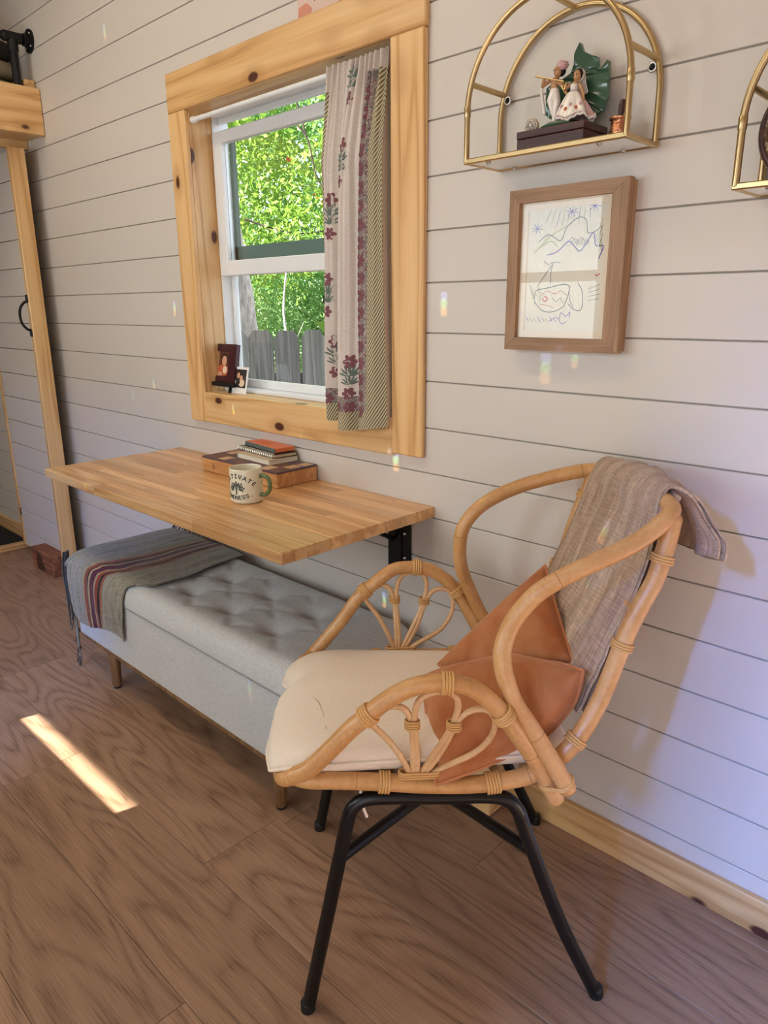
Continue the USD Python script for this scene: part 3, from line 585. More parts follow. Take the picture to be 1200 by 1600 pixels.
def mug():
    cx, cy, z = -1.700, -.318, .80
    m = thing('mug', 'cream coffee mug with a green handle and dark tree print on the table', 'mug', (cx, cy, z))
    R, H = .0475, .1005
    prof = [(0, .0), (R-.008, 0), (R-.003, .003), (R-.0005, .008), (R, .02), (R, H-.003), (R-.0012, H), (R-.003, H), (R-.0045, H-.004), (R-.005, .012), (R-.012, .007), (0, .006)]
    part(m, 'cup', lathe(prof, 64, (cx, cy, z)), 'mug_glaze', smooth=40)
    a = math.radians(22); d = np.array([math.cos(a), math.sin(a), 0]); O = np.array([cx, cy, z])
    h = [O+d*(R-.003)+[0, 0, .077], O+d*(R+.014)+[0, 0, .080], O+d*(R+.027)+[0, 0, .070], O+d*(R+.031)+[0, 0, .050], O+d*(R+.025)+[0, 0, .033], O+d*(R+.012)+[0, 0, .024], O+d*(R-.003)+[0, 0, .025]]
    part(m, 'handle', tube(spline(h, 8), .0062, 12), 'mug_green', smooth=True, label='olive green handle')
    a0 = math.radians(-72)       # where the print faces
    def wrap(mesh, ang, zz, lift=.0004):
        v = mesh.vertices; th = a0+ang+v[:, 0]/R; rr = R+lift+v[:, 2]
        return trimesh.Trimesh(np.stack([cx+rr*np.cos(th), cy+rr*np.sin(th), z+zz+v[:, 1]], 1), mesh.faces, process=False)
    def word(s, zc, arch, hgt, a_step, name):
        n = len(s)
        for k, ch in enumerate(s):
            if ch == ' ': continue
            t = meshkit.text_mesh(ch, hgt, .0003, bold=True); wdt = t.bounds[1][0]+t.bounds[0][0]
            ph = (k-(n-1)/2)*a_step
            t = rot(moved(t, (-wdt/2, 0, 0)), -math.degrees(ph)*arch*.9, (0, 0, 1))
            part(m, name, wrap(t, ph, zc-arch*.032*(1-math.cos(ph*1.25))), 'mug_print')
    word('CULTIVATE', .077, 1.0, .0122, .250, 'print_letter'); word('KINDNESS.', .0150, -.45, .0115, .235, 'print_letter')
    tr = [LineString([(0, -.013), (0, .004)]).buffer(.0022)]
    for k in range(11):
        an = math.radians(-20+k*22); e = (math.cos(an)*(.021+.003*(k % 2)), .003+math.sin(an)*(.017+.003*(k % 2)))
        tr.append(LineString([(0, .002), e]).buffer(.0006))
        for q in (.5, .72, .95):
            for s in (-1, 1):
                g = affinity.rotate(affinity.scale(Point(0, 0).buffer(1, 4), .0030, .0012), math.degrees(an)+s*38, origin=(0, 0)); tr.append(affinity.translate(g, e[0]*q+s*.0012*math.sin(an), .004+(e[1]-.004)*q+s*.0012*math.cos(an)))
    for k, g in enumerate(tr):
        t = extrude(g, .0003); part(m, 'tree_print', wrap(t, 0, .044), 'mug_print' if k % 3 else 'mug_print_green')
mug()

def box_and_books():
    b = thing('wooden_box', 'flat wooden box with a dark patchwork lid under the books on the table', 'box', (-1.95, -.10, .80))
    def tw(m): return rot(m, 1.0, (0, 0, 1), (-1.745, -.17, 0))
    x0, x1, ya, yb = -2.150, -1.745, -.172, -.008
    part(b, 'case', tw(cbox((x0, ya, .8005), (x1, yb, .846), .0015)), 'box_wood'); part(b, 'lid', tw(cbox((x0-.001, ya-.001, .8462), (x1+.001, yb+.001, .852), .001)), 'plum_print', label='dark plum patchwork lid')
    for a, c_, d, e, mt in ((-2.135, -2.075, -.160, -.100, 'brown_print'), (-2.070, -2.03, -.165, -.120, 'tan_print'), (-1.842, -1.800, -.168, -.118, 'tan_print'), (-1.795, -1.752, -.166, -.112, 'brown_print'), (-1.795, -1.755, -.108, -.062, 'tan_print'), (-1.84, -1.80, -.112, -.066, 'brown_print'), (-1.79, -1.752, -.055, -.015, 'tan_print'), (-2.13, -2.09, -.09, -.03, 'tan_print'), (-1.99, -1.94, -.168, -.125, 'brown_print')):
        part(b, 'patch', tw(box((a, d, .852), (c_, e, .8524))), mt)
    ic = Polygon([(-.006, 0), (.006, 0), (.006, .012), (-.006, .012)]).difference(Polygon([(-.0045, .0015), (.0045, .0015), (.0045, .0105), (-.0045, .0105)])).union(LineString([(-.004, .012), (-.004, .018), (.004, .018), (.004, .012)]).buffer(.0009)).union(Point(0, .006).buffer(.002))
    part(b, 'emblem', tw(moved(upright(extrude(ic, .0004)), (-2.085, ya, .814))), 'brown_print', label='small dark printed lock symbol')
    def book(name, label, x0, x1, ya, yb, z, h, cov, pages, ang, spine='left', t=.0016, category='book'):
        o = thing(name, label, category, ((x0+x1)/2, (ya+yb)/2, z))
        f = lambda m: rot(m, ang, (0, 0, 1), (x1, ya, 0))
        part(o, 'cover', f(cbox((x0, ya, z), (x1, yb, z+t), .0006)), cov); part(o, 'cover', f(cbox((x0, ya, z+h-t), (x1, yb, z+h), .0006)), cov)
        part(o, 'page_block', f(cbox((x0+.003, ya+.002, z+t+.0001), (x1-.003, yb-.002, z+h-t-.0001), .0008)), pages)
        return o, f
    o, f = book('book', 'cream-paged paperback lowest of the three books on the wooden box', -2.03, -1.842, -.128, -.010, .8526, .017, 'tan_cover', 'pages', -3)
    part(o, 'spine', f(cbox((-2.031, -.128, .8526), (-2.028, -.010, .8696), .0008)), 'tan_cover')
    o, f = book('notebook', 'spiral-bound notebook with black cover and kraft pages, middle of the stack on the wooden box', -2.075, -1.848, -.100, .0-.012, .870, .013, 'black_cover', 'kraft_pages', -6, category='notebook')
    for k in range(19):
        x = -2.068+k*.0118; part(o, 'wire_loop', f(ring((x, -.1000, .8765), (1, .12, 0), .0085, .0021, 14)), 'wire')
    o, f = book('book', 'orange covered book with a slate spine, top of the stack on the wooden box', -2.058, -1.862, -.086, -.012, .8845, .0145, 'peach_cover', 'kraft_pages', -7)
    part(o, 'spine', f(cbox((-2.058, -.0885, .8845), (-1.862, -.0855, .899), .0012)), 'slate_cover', label='dark slate spine')
    part(o, 'side_band', f(cbox((-1.8645, -.084, .8848), (-1.8605, -.012, .8987), .001)), 'orange_cover')
    part(o, 'cover_panel', f(box((-2.03, -.072, .899), (-1.94, -.03, .8993))), 'orange_cover')
box_and_books()

# ------------------------------------------------------------------ the bench
BX0, BX1, BY0, BY1 = -2.60, -1.30, -.500, -.055
def round_rect(x0, x1, y0, y1, r, n=8):
    return np.array(Polygon([(x0+r, y0+r), (x1-r, y0+r), (x1-r, y1-r), (x0+r, y1-r)]).buffer(r, n).exterior.coords)[:-1]
def bench():
    b = thing('storage_bench', 'grey upholstered storage bench with a tufted lid under the table', 'bench', ((BX0+BX1)/2, (BY0+BY1)/2, 0))
    def slab(rings):   # rings of (inset, z): a rounded box with soft edges
        polys = [np.array(Polygon(round_rect(BX0, BX1, BY0, BY1, .035)).buffer(-i, 8).exterior.coords)[:-1] if i > 0 else round_rect(BX0, BX1, BY0, BY1, .035) for i, _ in rings]
        n = 72; out = []
        for pl, (_, z) in zip(polys, rings):
            ls = LineString(np.vstack([pl, pl[:1]])); out.append([(*ls.interpolate(t, normalized=True).coords[0], z) for t in np.arange(n)/n])
        return np.array(out)
    R = slab([(0.006, .158), (0, .166), (0, .37), (.004, .379)])
    n = R.shape[1]; v = np.vstack([R.reshape(-1, 3), R[0].mean(0), R[-1].mean(0)]); f = []
    for i in range(len(R)-1):
        for j in range(n):
            j2 = (j+1) % n; f += [[i*n+j, i*n+j2, (i+1)*n+j2], [i*n+j, (i+1)*n+j2, (i+1)*n+j]]
    k = len(R)*n
    for j in range(n): f += [[k, (j+1) % n, j], [k+1, (len(R)-1)*n+j, (len(R)-1)*n+(j+1) % n]]
    part(b, 'body', (v, np.array(f)), 'bench_fabric', smooth=40)
    # the lid: a cushion with tufts
    nx, ny = 200, 70
    s = np.linspace(-1, 1, nx); q = np.linspace(-1, 1, ny)
    Sg, Qg = np.meshgrid(s, q, indexing='ij')
    X = (BX0+BX1)/2+Sg*(BX1-BX0)/2*1.004; Y = (BY0+BY1)/2+Qg*(BY1-BY0)/2*1.01
    edge = np.minimum((BX1-BX0)/2*(1-np.abs(Sg)), (BY1-BY0)/2*(1-np.abs(Qg)))
    e2 = np.clip(edge/.055, 0, 1); dome = np.sqrt(np.clip(1-(1-e2)**2, 0, 1))
    Z = .405+.058*dome
    tufts = []
    for c in range(-4, 6):
        for yy, off in ((-.355, 0), (-.205, 0)): tufts.append((-1.98+.216*c+off, yy))
    bump_ = np.zeros_like(Z)
    for tx, ty in tufts:
        if not BX0+.08 < tx < BX1-.08: continue
        d = np.hypot((X-tx)*.8, (Y-ty)); bump_ = np.maximum(bump_, .044*np.exp(-(d/.032)**1.15))
    def crease(p, q_, dep=.0075, w=.019):
        p, q_ = np.array(p), np.array(q_); L = q_-p; t = np.clip(((X-p[0])*L[0]+(Y-p[1])*L[1])/(L@L), 0, 1); d = np.hypot(X-p[0]-t*L[0], Y-p[1]-t*L[1])
        return dep*np.exp(-(d/w)**2)
    for tx, ty in tufts:
        if not BX0+.08 < tx < BX1-.08: continue
        for dx in (-.108, .108):
            for dy in (-.075, .075):
                if ty+dy < -.47 or ty+dy > -.08: continue
                bump_ = np.maximum(bump_, crease((tx, ty), (tx+dx, ty+dy)))
    Z -= bump_*np.clip(e2*1.2, 0, 1)
    Z += .0025*(meshkit.fbm(np.stack([X*14, Y*14, X*0], -1), 3)-.5)*e2
    top = np.stack([X, Y, Z], -1)
    # rounded corners in plan
    vt, ft = grid_mesh(top); bot = top.copy(); bot[..., 2] = .384; vb, fb = grid_mesh(bot)
    idx = np.arange(nx*ny).reshape(nx, ny); loop = np.r_[idx[0, :], idx[1:, -1], idx[-1, -2::-1], idx[-2:0:-1, 0]]; a, c = loop, np.roll(loop, -1); kk = len(vt)
    f = np.vstack([ft, fb[:, ::-1]+kk, np.stack([a, c, a+kk], 1), np.stack([c, c+kk, a+kk], 1)])
    part(b, 'lid', (np.vstack([vt, vb]), f), 'bench_fabric', smooth=50, label='tufted lid cushion')
    for tx, ty in tufts:
        if BX0+.08 < tx < BX1-.08:
            m = trimesh.creation.icosphere(2, .009); m.apply_scale((.7, .7, .3)); i = np.argmin(np.hypot(X-tx, Y-ty)); m.apply_translation((tx, ty, Z.ravel()[i]+.001)); part(b, 'tuft_button', m, 'bench_fabric', smooth=True)
    for z in (.381,):
        p = np.array(Polygon(round_rect(BX0, BX1, BY0, BY1, .035)).buffer(.001, 8).exterior.coords); part(b, 'piping', tube(np.c_[p, np.full(len(p), z)], .0032, 8, caps=False), 'piping', smooth=True)
    for x in (-2.13+.12, -1.50, -1.77): part(b, 'seam', tube([(x, BY0-.0015, .386), (x, BY0+.0005, .405), (x, BY0+.006, .425)], .0012, 6), 'piping')
    part(b, 'base_strip', cbox((BX0+.012, BY0+.004, .142), (BX1-.012, BY1-.004, .160), .003), 'leg_wood')
    for x in (-2.365, -1.40):
        for y in (BY0+.025, BY1-.03):
            l = part(b, 'leg', tube([(x, y, .012), (x, y, .05), (x, y, .145)], [.0165, .0175, .0215], 20), 'leg_wood', smooth=40)
            part(l, 'glide', trimesh.creation.cylinder(.0135, .012, sections=16, transform=trimesh.transformations.translation_matrix((x, y, .006))), 'plastic_foot')
bench()

def bench_throw():
    t = thing('striped_throw', 'olive grey woven throw with maroon stripes and fringe over the bench end', 'throw', (-2.40, -.3, .38))
    # across the bench: up the front face, over the lid, to the back; along: x
    prof = [(BY0-.012, .245), (BY0-.016, .30), (BY0-.017, .37), (BY0-.013, .42), (BY0+.004, .455), (BY0+.04, .472), (-.40, .476), (-.30, .474), (-.2, .475), (-.12, .474), (-.07, .472)]
    pp = spline([(0, y, z) for y, z in prof], 8)[:, 1:]
    L = np.r_[0, np.cumsum(np.hypot(*np.diff(pp, axis=0).T))]; L /= L[-1]
    nb, na = 110, 120
    w = np.linspace(0, 1, nb); a = np.linspace(0, 1, na)
    py = np.interp(w, L, pp[:, 0]); pz = np.interp(w, L, pp[:, 1])
    P = np.zeros((na, nb, 3))
    for j in range(nb):
        xr = np.interp(w[j], [0, .33, .36, .42, .6, .8, 1], [-2.190, -2.165, -2.135, -2.065, -2.055, -2.085, -2.105])
        xl = np.interp(w[j], [0, .3, .45, 1], [-2.82, -2.82, -2.80, -2.70])
        xs = xl+(xr-xl)*a
        # round the left end of the bench: cloth beyond it hangs down
        x_edge = BX0-.006; over = np.clip(x_edge+.03-xs, 0, None)
        drop = np.where(over < .05, over**2/.10, over-.025)
        x = np.maximum(xs, x_edge+.03-np.minimum(over, .047)+.0); x = np.where(over > .047, x_edge-.017+.004*np.sin(w[j]*22), x)
        z = pz[j]-drop
        yy = np.full(na, py[j])+np.where(over > 0, .02*np.minimum(over/.05, 1)*(1 if w[j] < .3 else 0), 0)
        P[:, j] = np.stack([x, yy, z], -1)
    wr = (meshkit.fbm(np.stack([P[..., 0]*26, P[..., 1]*3+P[..., 2]*3, P[..., 2]*0], -1), 3)-.5)
    P[..., 1] -= np.where(w[None, :] < .36, .012, .002)*wr*1.6; P[..., 2] += np.where(w[None, :] >= .36, .012, .0)*(wr+.15)+.001
    P[..., 2] += np.where(w[None, :] < .1, .02*np.sin(a[:, None]*9), 0)
    uv = np.stack(np.meshgrid(a, w, indexing='ij'), -1)
    ua = (a-.575)/.215*.23+.36
    UV = np.stack(np.broadcast_arrays(ua[:, None], w[None, :]), -1)
    v, f, UVs = sheet(P, .005, UV)
    part(t, 'cloth', (v, f), 'olive_stripe', smooth=True, uv=UVs)
    r = random.Random(4); st = []; mg = []
    for j in range(2, nb-2, 4):   # fringe along the left edge
        p = P[0, j]; l = r.uniform(.05, .09); pts = [p+[-.001, 0, .003], p+[-.006+r.uniform(-.008, .004), r.uniform(-.008, .008), -l*.5], p+[-.006+r.uniform(-.012, .006), r.uniform(-.012, .012), -l]]
        (mg if j % 22 == 4 else st).append(tube(spline(pts, 4), .0022, 5))
    for i in range(8, na-30, 3):  # knotted fringe along the back edge
        p = P[i, -1]; pts = [p, p+[r.uniform(-.006, .006), .014, .010+r.uniform(0, .008)], p+[r.uniform(-.014, .014), .022, -.004+r.uniform(0, .014)]]
        st.append(tube(spline(pts, 3), .0024, 5))
    part(t, 'fringe', join(st), 'fringe', kind='stuff'); part(t, 'fringe', join(mg), 'fringe_magenta', kind='stuff')
    tas = []
    for k in range(7):
        x = -2.615+.006*r.uniform(-1, 1)+.0; y = BY0-.012+.004*k
        pts = [(x, y, .475-.02*k*0), (x-.01, y-.006, .40), (x+r.uniform(-.006, .006), y-.006, .32), (x+r.uniform(-.02, .012), y-.008, .235-r.uniform(0, .05))]
        tas.append(tube(spline(pts, 5), .0028, 6))
    part(t, 'tassel', join(tas), 'fringe', label='dark hanging tassels at the corner')
bench_throw()

# ------------------------------------------------------------------ the rattan chair, in its own frame: u backwards, v to its far side
CO = np.array([-.870, -.427, 0]); CU = np.array([.69214, .72176, 0]); CV = np.array([-.72176, .69214, 0])
def ch(pts):
    p = np.atleast_2d(np.asarray(pts, float)); return CO+p[:, :1]*CU+p[:, 1:2]*CV+p[:, 2:]*[0, 0, 1.0]
ARM = [(.186, -.300, .524), (.150, -.290, .587), (.116, -.281, .642), (.089, -.273, .684), (.074, -.267, .726), (.069, -.260, .755), (.071, -.252, .779), (.086, -.240, .814), (.111, -.2345, .848), (.144, -.2337, .879), (.205, -.2324, .912), (.267, -.225, .937), (.313, -.217, .960), (.362, -.203, .998)]
ARM_FAR = [(.186, .300, .515), (.155, .290, .57), (.130, .280, .599), (.092, .261, .681), (.070, .2465, .743), (.064, .235, .798), (.072, .2343, .845), (.102, .2335, .887), (.147, .2326, .918), (.2015, .228, .943), (.254, .217, .961), (.313, .2046, .978), (.357, .195, .985)]
ARCH = [(.173, -.275, .486), (.135, -.281, .564), (.100, -.285, .620), (.069, -.287, .667), (.038, -.288, .702), (.008, -.289, .724), (-.025, -.290, .732), (-.064, -.289, .732), (-.100, -.288, .721), (-.136, -.2865, .698), (-.164, -.2855, .673), (-.194, -.283, .645), (-.230, -.278, .603), (-.268, -.273, .562), (-.300, -.262, .541)]
ARCH_FAR = [(.173, .275, .475), (.135, .28, .535), (.1229, .285, .560), (.0992, .286, .604), (.066, .287, .663), (.034, .288, .697), (-.008, .289, .722), (-.055, .290, .726), (-.093, .289, .720), (-.134, .286, .690), (-.177, .2835, .653), (-.221, .280, .592), (-.287, .272, .515), (-.300, .262, .505)]
RAIL = [(-.300, -.255, .537), (-.270, -.2647, .534), (-.213, -.264, .530), (-.136, -.263, .523), (-.052, -.262, .514), (.037, -.2615, .512), (.126, -.2605, .526), (.179, -.257, .558), (.219, -.248, .601), (.254, -.236, .661), (.277, -.229, .725), (.296, -.224, .784), (.320, -.218, .838), (.343, -.213, .884), (.360, -.206, .95), (.366, -.204, .990)]
RAIL_FAR = [(-.300, .255, .502), (-.213, .264, .502), (-.136, .263, .502), (-.052, .262, .502), (.037, .2615, .503), (.126, .2605, .517), (.179, .257, .550), (.219, .248, .595), (.254, .236, .655), (.277, .222, .715), (.302, .205, .778), (.316, .202, .833), (.3375, .198, .911), (.355, .195, .962), (.360, .195, .978)]
PET = [
    [(-.089, -.266, .541), (-.106, -.269, .577), (-.128, -.274, .615), (-.156, -.279, .650), (-.160, -.281, .664), (-.144, -.283, .682), (-.124, -.284, .688), (-.102, -.282, .682), (-.090, -.278, .655), (-.086, -.273, .609), (-.084, -.266, .541)],
    [(-.077, -.266, .541), (-.079, -.271, .595), (-.083, -.277, .641), (-.083, -.282, .676), (-.074, -.286, .702), (-.052, -.288, .715), (-.028, -.288, .715), (-.012, -.286, .702), (-.009, -.283, .682), (-.014, -.279, .656), (-.026, -.276, .625), (-.045, -.270, .588), (-.070, -.266, .541)],
    [(-.064, -.266, .540), (-.035, -.270, .588), (-.017, -.277, .634), (-.006, -.280, .658), (.010, -.282, .673), (.030, -.282, .677), (.048, -.281, .669), (.057, -.278, .646), (.050, -.274, .614), (.024, -.269, .582), (-.020, -.267, .558), (-.057, -.266, .538)]]
def chair():
    c = thing('rattan_chair', 'round-armed rattan armchair with petal sides on black metal legs', 'chair', CO)
    def cane(name, pts, r=.0160, mt='cane', k=2, n=8, nodes=0, **kw):
        p = smooth_path(spline(ch(pts), n), k)
        q = part(c, name, tube(p, r, 18 if r > .01 else 10), mt, smooth=True, **kw)
        if nodes:
            Ls = np.r_[0, np.cumsum(np.linalg.norm(np.diff(p, axis=0), axis=1))]; t_ = frames(p)[0]
            for s in np.arange(.11, Ls[-1]-.03, nodes):
                i = int(np.searchsorted(Ls, s)); part(q, 'cane_joint', ring(p[i], t_[i], r*.975, r*.05, 22), 'cane_node', smooth=True)
        return p
    top = [(.376, -.14, 1.004), (.383, -.05, 1.004), (.381, .05, .999), (.372, .14, .992)]
    arm = cane('arm_hoop', ARM+top+ARM_FAR[::-1], nodes=.33, label='one long bent pole making both arms and the top rail')
    a1 = cane('side_arch', ARCH, nodes=.37); a2 = cane('side_arch', ARCH_FAR, nodes=.37)
    r1 = cane('back_post', RAIL, nodes=.31, label='pole running along the seat and up the back'); r2 = cane('back_post', RAIL_FAR, nodes=.31, label='pole running along the seat and up the back')
    cane('front_rail', [(-.300, -.262, .540), (-.318, -.245, .528), (-.325, -.18, .515), (-.328, 0, .502), (-.325, .18, .496), (-.318, .24, .499), (-.300, .262, .503)])
    cane('seat_rear_rail', [(.126, -.25, .520), (.15, -.1, .508), (.155, 0, .505), (.15, .1, .505), (.126, .25, .510)], .014)
    for u in (-.22, -.12, -.02, .07): cane('seat_slat', [(u, -.255, .518), (u, 0, .498), (u, .255, .500)], .009, 'thin_cane', n=4)
    cane('back_rail', [(.315, -.21, .82), (.328, 0, .815), (.315, .198, .81)], .011, n=5)
    for v_ in (-.12, -.06, 0, .06, .12): cane('back_spindle', [(.155, v_, .508), (.235, v_, .64), (.30, v_*1.05, .78), (.345, v_*1.05, .90), (.378, v_*1.05, .992)], .0065, 'thin_cane', n=5)
    for side in (1, -1):
        for pl in PET:
            q = [(u, v_*side, z-(.02*max(0, (.73-z)/.19) if side < 0 else 0)) for u, v_, z in pl]
            cane('petal', q, .0058, 'thin_cane', k=1, n=6)
    def wraps(p, at, r, n=4, gap=.0052, ex=None, thick=.0028, name='binding'):
        """thin cane wound n times round the pole p nearest to the point at"""
        i = int(np.argmin(np.linalg.norm(p-ch(at), axis=1))); t_ = frames(p)[0][i]; L = []
        for k in range(n):
            cc = p[i]+t_*(k-(n-1)/2)*gap
            e = None
            if ex is not None:
                d = ch(ex)[0]-p[i]; d = d-t_*(d@t_); e = (d/(np.linalg.norm(d)+1e-9), np.linalg.norm(d)/2); cc = cc+d/2
            L.append(ring(cc, t_, r+thick*.6, thick, 24, e))
        part(c, name, join(L), 'binding', smooth=True)
    for side, a_, r_, pa in ((1, a1, r1, ARCH), (-1, a2, r2, ARCH_FAR)):
        dz = 0 if side > 0 else -.004
        wraps(a_, (-.030, -.29*side, .73), .0163, 4); wraps(a_, (-.164, -.2855*side, .673), .0163, 4); wraps(a_, (.069, -.287*side, .665), .0163, 4)
        wraps(r_, (-.136, -.263*side, .523), .0163, 4); wraps(r_, (.058, -.2615*side, .512), .0163, 5); wraps(r_, (.205, -.25*side, .59), .0163, 3); wraps(r_, (.290, -.225*side, .76), .0163, 3)
        wraps(r_, (.352, -.208*side, .92), .0163, 3)
        for q in ((-.0875, -.280*side, .650+dz), (-.0150, -.280*side, .645+dz)):
            for pl in PET[1:2]: pass
            L = [ring(ch((q[0], q[1], q[2]+(k-1.5)*.0046))[0], [0.05, .02, 1], .0085, .0021, 20, (CU, .0035)) for k in range(4)]; part(c, 'binding', join(L), 'binding', smooth=True)
        zb = .541 if side > 0 else .520
        L = [ring(ch((-.073, -.266*side, zb+(k-1)*.0048))[0], [0, 0, 1], .0085, .0024, 24, (CU, .028)) for k in range(3)]; part(c, 'binding', join(L), 'binding', smooth=True)
        # the two pole ends tied together behind
        e = [(.168, -.279*side, .500), (.196, -.300*side, .506)]
        if side > 0: 
            L = [ring(ch(np.mean([(.157, -.278, .520), (.178, -.297, .538)], 0))[0]+[0, 0, .004*k], ch([(.173, -.275, .486)])[0]-ch([(.135, -.281, .564)])[0], .019, .0026, 28, (ch([(.186, -.3, .524)])[0]-ch([(.155, -.278, .524)])[0], .013)) for k in range(2)]; part(c, 'binding', join(L), 'binding', smooth=True)
    # black metal frame
    R = .0135
    for side in (1, -1):
        s = -side; dz = 0 if side > 0 else -.016
        pts = [(-.2905, s*.258, .004), (-.245, s*.26, .232), (-.212, s*.261, .40), (-.203, s*.261, .445), (-.192, s*.261, .472+dz), (-.168, s*.261, .488+dz), (-.12, s*.261, .490+dz), (-.02, s*.261, .487+dz), (.05, s*.261, .486+dz), (.088, s*.261, .477+dz), (.110, s*.261, .450+dz), (.122, s*.26, .415), (.20, s*.258, .20), (.2885, s*.254, .004)]
        p = smooth_path(spline(ch(pts), 8), 2)
        q = part(c, 'leg_frame', tube(p, R, 16), 'black_metal', smooth=True, label='black tube bent into two legs and a side bar')
        for e in (p[0], p[-1]): part(q, 'foot_cap', tube([e+[0, 0, -.003], e+[0, 0, .015]], R*1.08, 14), 'plastic_foot')
    for a, b in (((-.217, -.26, .362), (.217, .26, .355)), ((.143, -.26, .358), (-.217, .26, .355))):
        m_ = (np.array(a)+np.array(b))/2; m_ = np.array([-.015, 0, .312])
        part(c, 'cross_brace', tube(smooth_path(spline(ch([a, (np.array(a)*.45+m_*.55), m_, (np.array(b)*.45+m_*.55), b]), 6), 1), .0115, 14), 'black_metal', smooth=True)
chair()

def pad(corner_grid, th, e=.42, n=48, wr=0.0, seed=0, power=2.0):
    """a stuffed pad over a control grid (k, l, 3); returns trimesh"""
    G = np.asarray(corner_grid, float); k, l = G.shape[:2]
    def up(A, n): return np.stack([spline(A[:, j], max(2, n//max(1, (A.shape[0]-1)))) for j in range(A.shape[1])], 1)
    A = up(G, n) if k > 2 else np.linspace(0, 1, n+1)[:, None, None]*(G[1]-G[0])[None]+G[0][None]
    B = np.swapaxes(A, 0, 1); A2 = up(B, n) if l > 2 else np.linspace(0, 1, n+1)[:, None, None]*(B[1]-B[0])[None]+B[0][None]
    P = np.swapaxes(A2, 0, 1); a, b = P.shape[:2]
    s = np.linspace(-1, 1, a)[:, None]; t = np.linspace(-1, 1, b)[None, :]
    f = ((1-np.abs(s)**power)*(1-np.abs(t)**power))**e
    N = np.cross(np.gradient(P, axis=0), np.gradient(P, axis=1)); N /= np.linalg.norm(N, axis=2, keepdims=True)+1e-12
    w = wr*(meshkit.fbm(P*9+seed, 3, seed)-.5)[..., None]*f[..., None]
    v1, f1 = grid_mesh(P+N*(th*f[..., None]+w)); v2, f2 = grid_mesh(P-N*(th*f[..., None]+w))
    return (np.vstack([v1, v2]), np.vstack([f1, f2[:, ::-1]+len(v1)])), P
def weld(m):
    t = trimesh.Trimesh(m[0], m[1], process=False); t.merge_vertices(digits_vertex=5); t.update_faces(t.nondegenerate_faces()); return t

def cushion_and_pillow():
    s = thing('seat_cushion', 'cream canvas seat cushion on the rattan chair', 'cushion', CO+[0, 0, .5])
    def z(u, v): return .546+.020*(-v/.27 if v < 0 else -v/.27*2.3)-.010*(u+.3)/.5-.018*max(0, (-.25-u)/.09)
    rows = []
    for k, u in enumerate((-.352, -.26, -.12, .02, .14, .215)):
        hw = (.250, .268, .258, .252, .243, .225)[k]
        row = []
        for v in np.linspace(-1, 1, 9):
            uu = u+(.030*math.exp(-((v*hw-.055)/.035)**2) if k == 0 else .008*math.exp(-((v*hw-.055)/.05)**2) if k == 1 else 0)
            if k == 0 and abs(v) > .8: uu += .012
            row.append((uu, v*hw, z(u, v*hw)))
        rows.append(row)
    G = np.array([ch(r_) for r_ in rows])
    m, P = pad(G, .040, .40, 60, .004, 3, 5.0)
    part(s, 'cover', weld(m), 'canvas', smooth=True)
    a, b = P.shape[:2]; N = np.array([0, 0, 1.0])
    def topz(u, v):
        q = P.reshape(-1, 3); k = np.argmin(np.hypot(*(q-ch((u, v, 0))).T[:2])); i, j = divmod(int(k), b); sa, sb = -1+2*i/(a-1), -1+2*j/(b-1)
        return q[k]+N*(.040*((1-abs(sa)**5)*(1-abs(sb)**5))**.40-.0002)
    cr = [topz(*q) for q in ((-.315, -.055), (-.272, -.079), (-.251, -.135), (-.236, -.205))]
    part(s, 'seam', tube(spline(cr, 6), .0011, 6), 'canvas_seam', label='stitched crease near the front')
    ed = np.vstack([P[0], P[1:, -1], P[-1, ::-1][1:], P[::-1, 0][1:]]); part(s, 'piping', tube(ed, .0035, 8), 'canvas', smooth=True)
    part(s, 'tie', tube(spline(ch([(-.175, -.235, .520), (-.178, -.256, .500), (-.174, -.262, .470), (-.168, -.258, .448)]), 5), .0032, 8), 'canvas', smooth=True, label='white cotton tie hanging below')
    p = thing('velvet_pillow', 'burnt orange velvet pillow slumped in the rattan chair', 'pillow', CO+[.1, 0, .6])
    up_ = np.array([ch([(.2285, .083, .800), (.112, .058, .705), (-.006, .045, .590)]), ch([(.234, -.02, .728), (.150, .0, .668), (.040, .0, .588)]), ch([(.240, -.118, .672), (.165, -.07, .628), (.088, -.045, .586)])])
    m1, P1 = pad(up_, .050, .45, 40, .008, 5)
    lo_ = np.array([ch([(-.044, -.284, .530), (.061, -.250, .546), (.154, -.225, .576), (.213, -.212, .636), (.230, -.207, .704)]), ch([(-.050, -.165, .585), (.045, -.175, .595), (.115, -.17, .615), (.165, -.16, .65), (.192, -.142, .688)]), ch([(-.044, -.022, .600), (.010, -.025, .612), (.052, -.035, .624), (.095, -.047, .640), (.132, -.058, .652)])])
    m2, P2 = pad(lo_, .062, .45, 44, .010, 9)
    mm = join([weld(m1), weld(m2)])
    part(p, 'cover', mm, 'velvet', smooth=True)
    for P_ in (P1, P2):
        ed = np.vstack([P_[0], P_[1:, -1], P_[-1, ::-1][1:], P_[::-1, 0][1:]]); part(p, 'seam', tube(ed, .0035, 8), 'velvet_seam', smooth=True)
cushion_and_pillow()

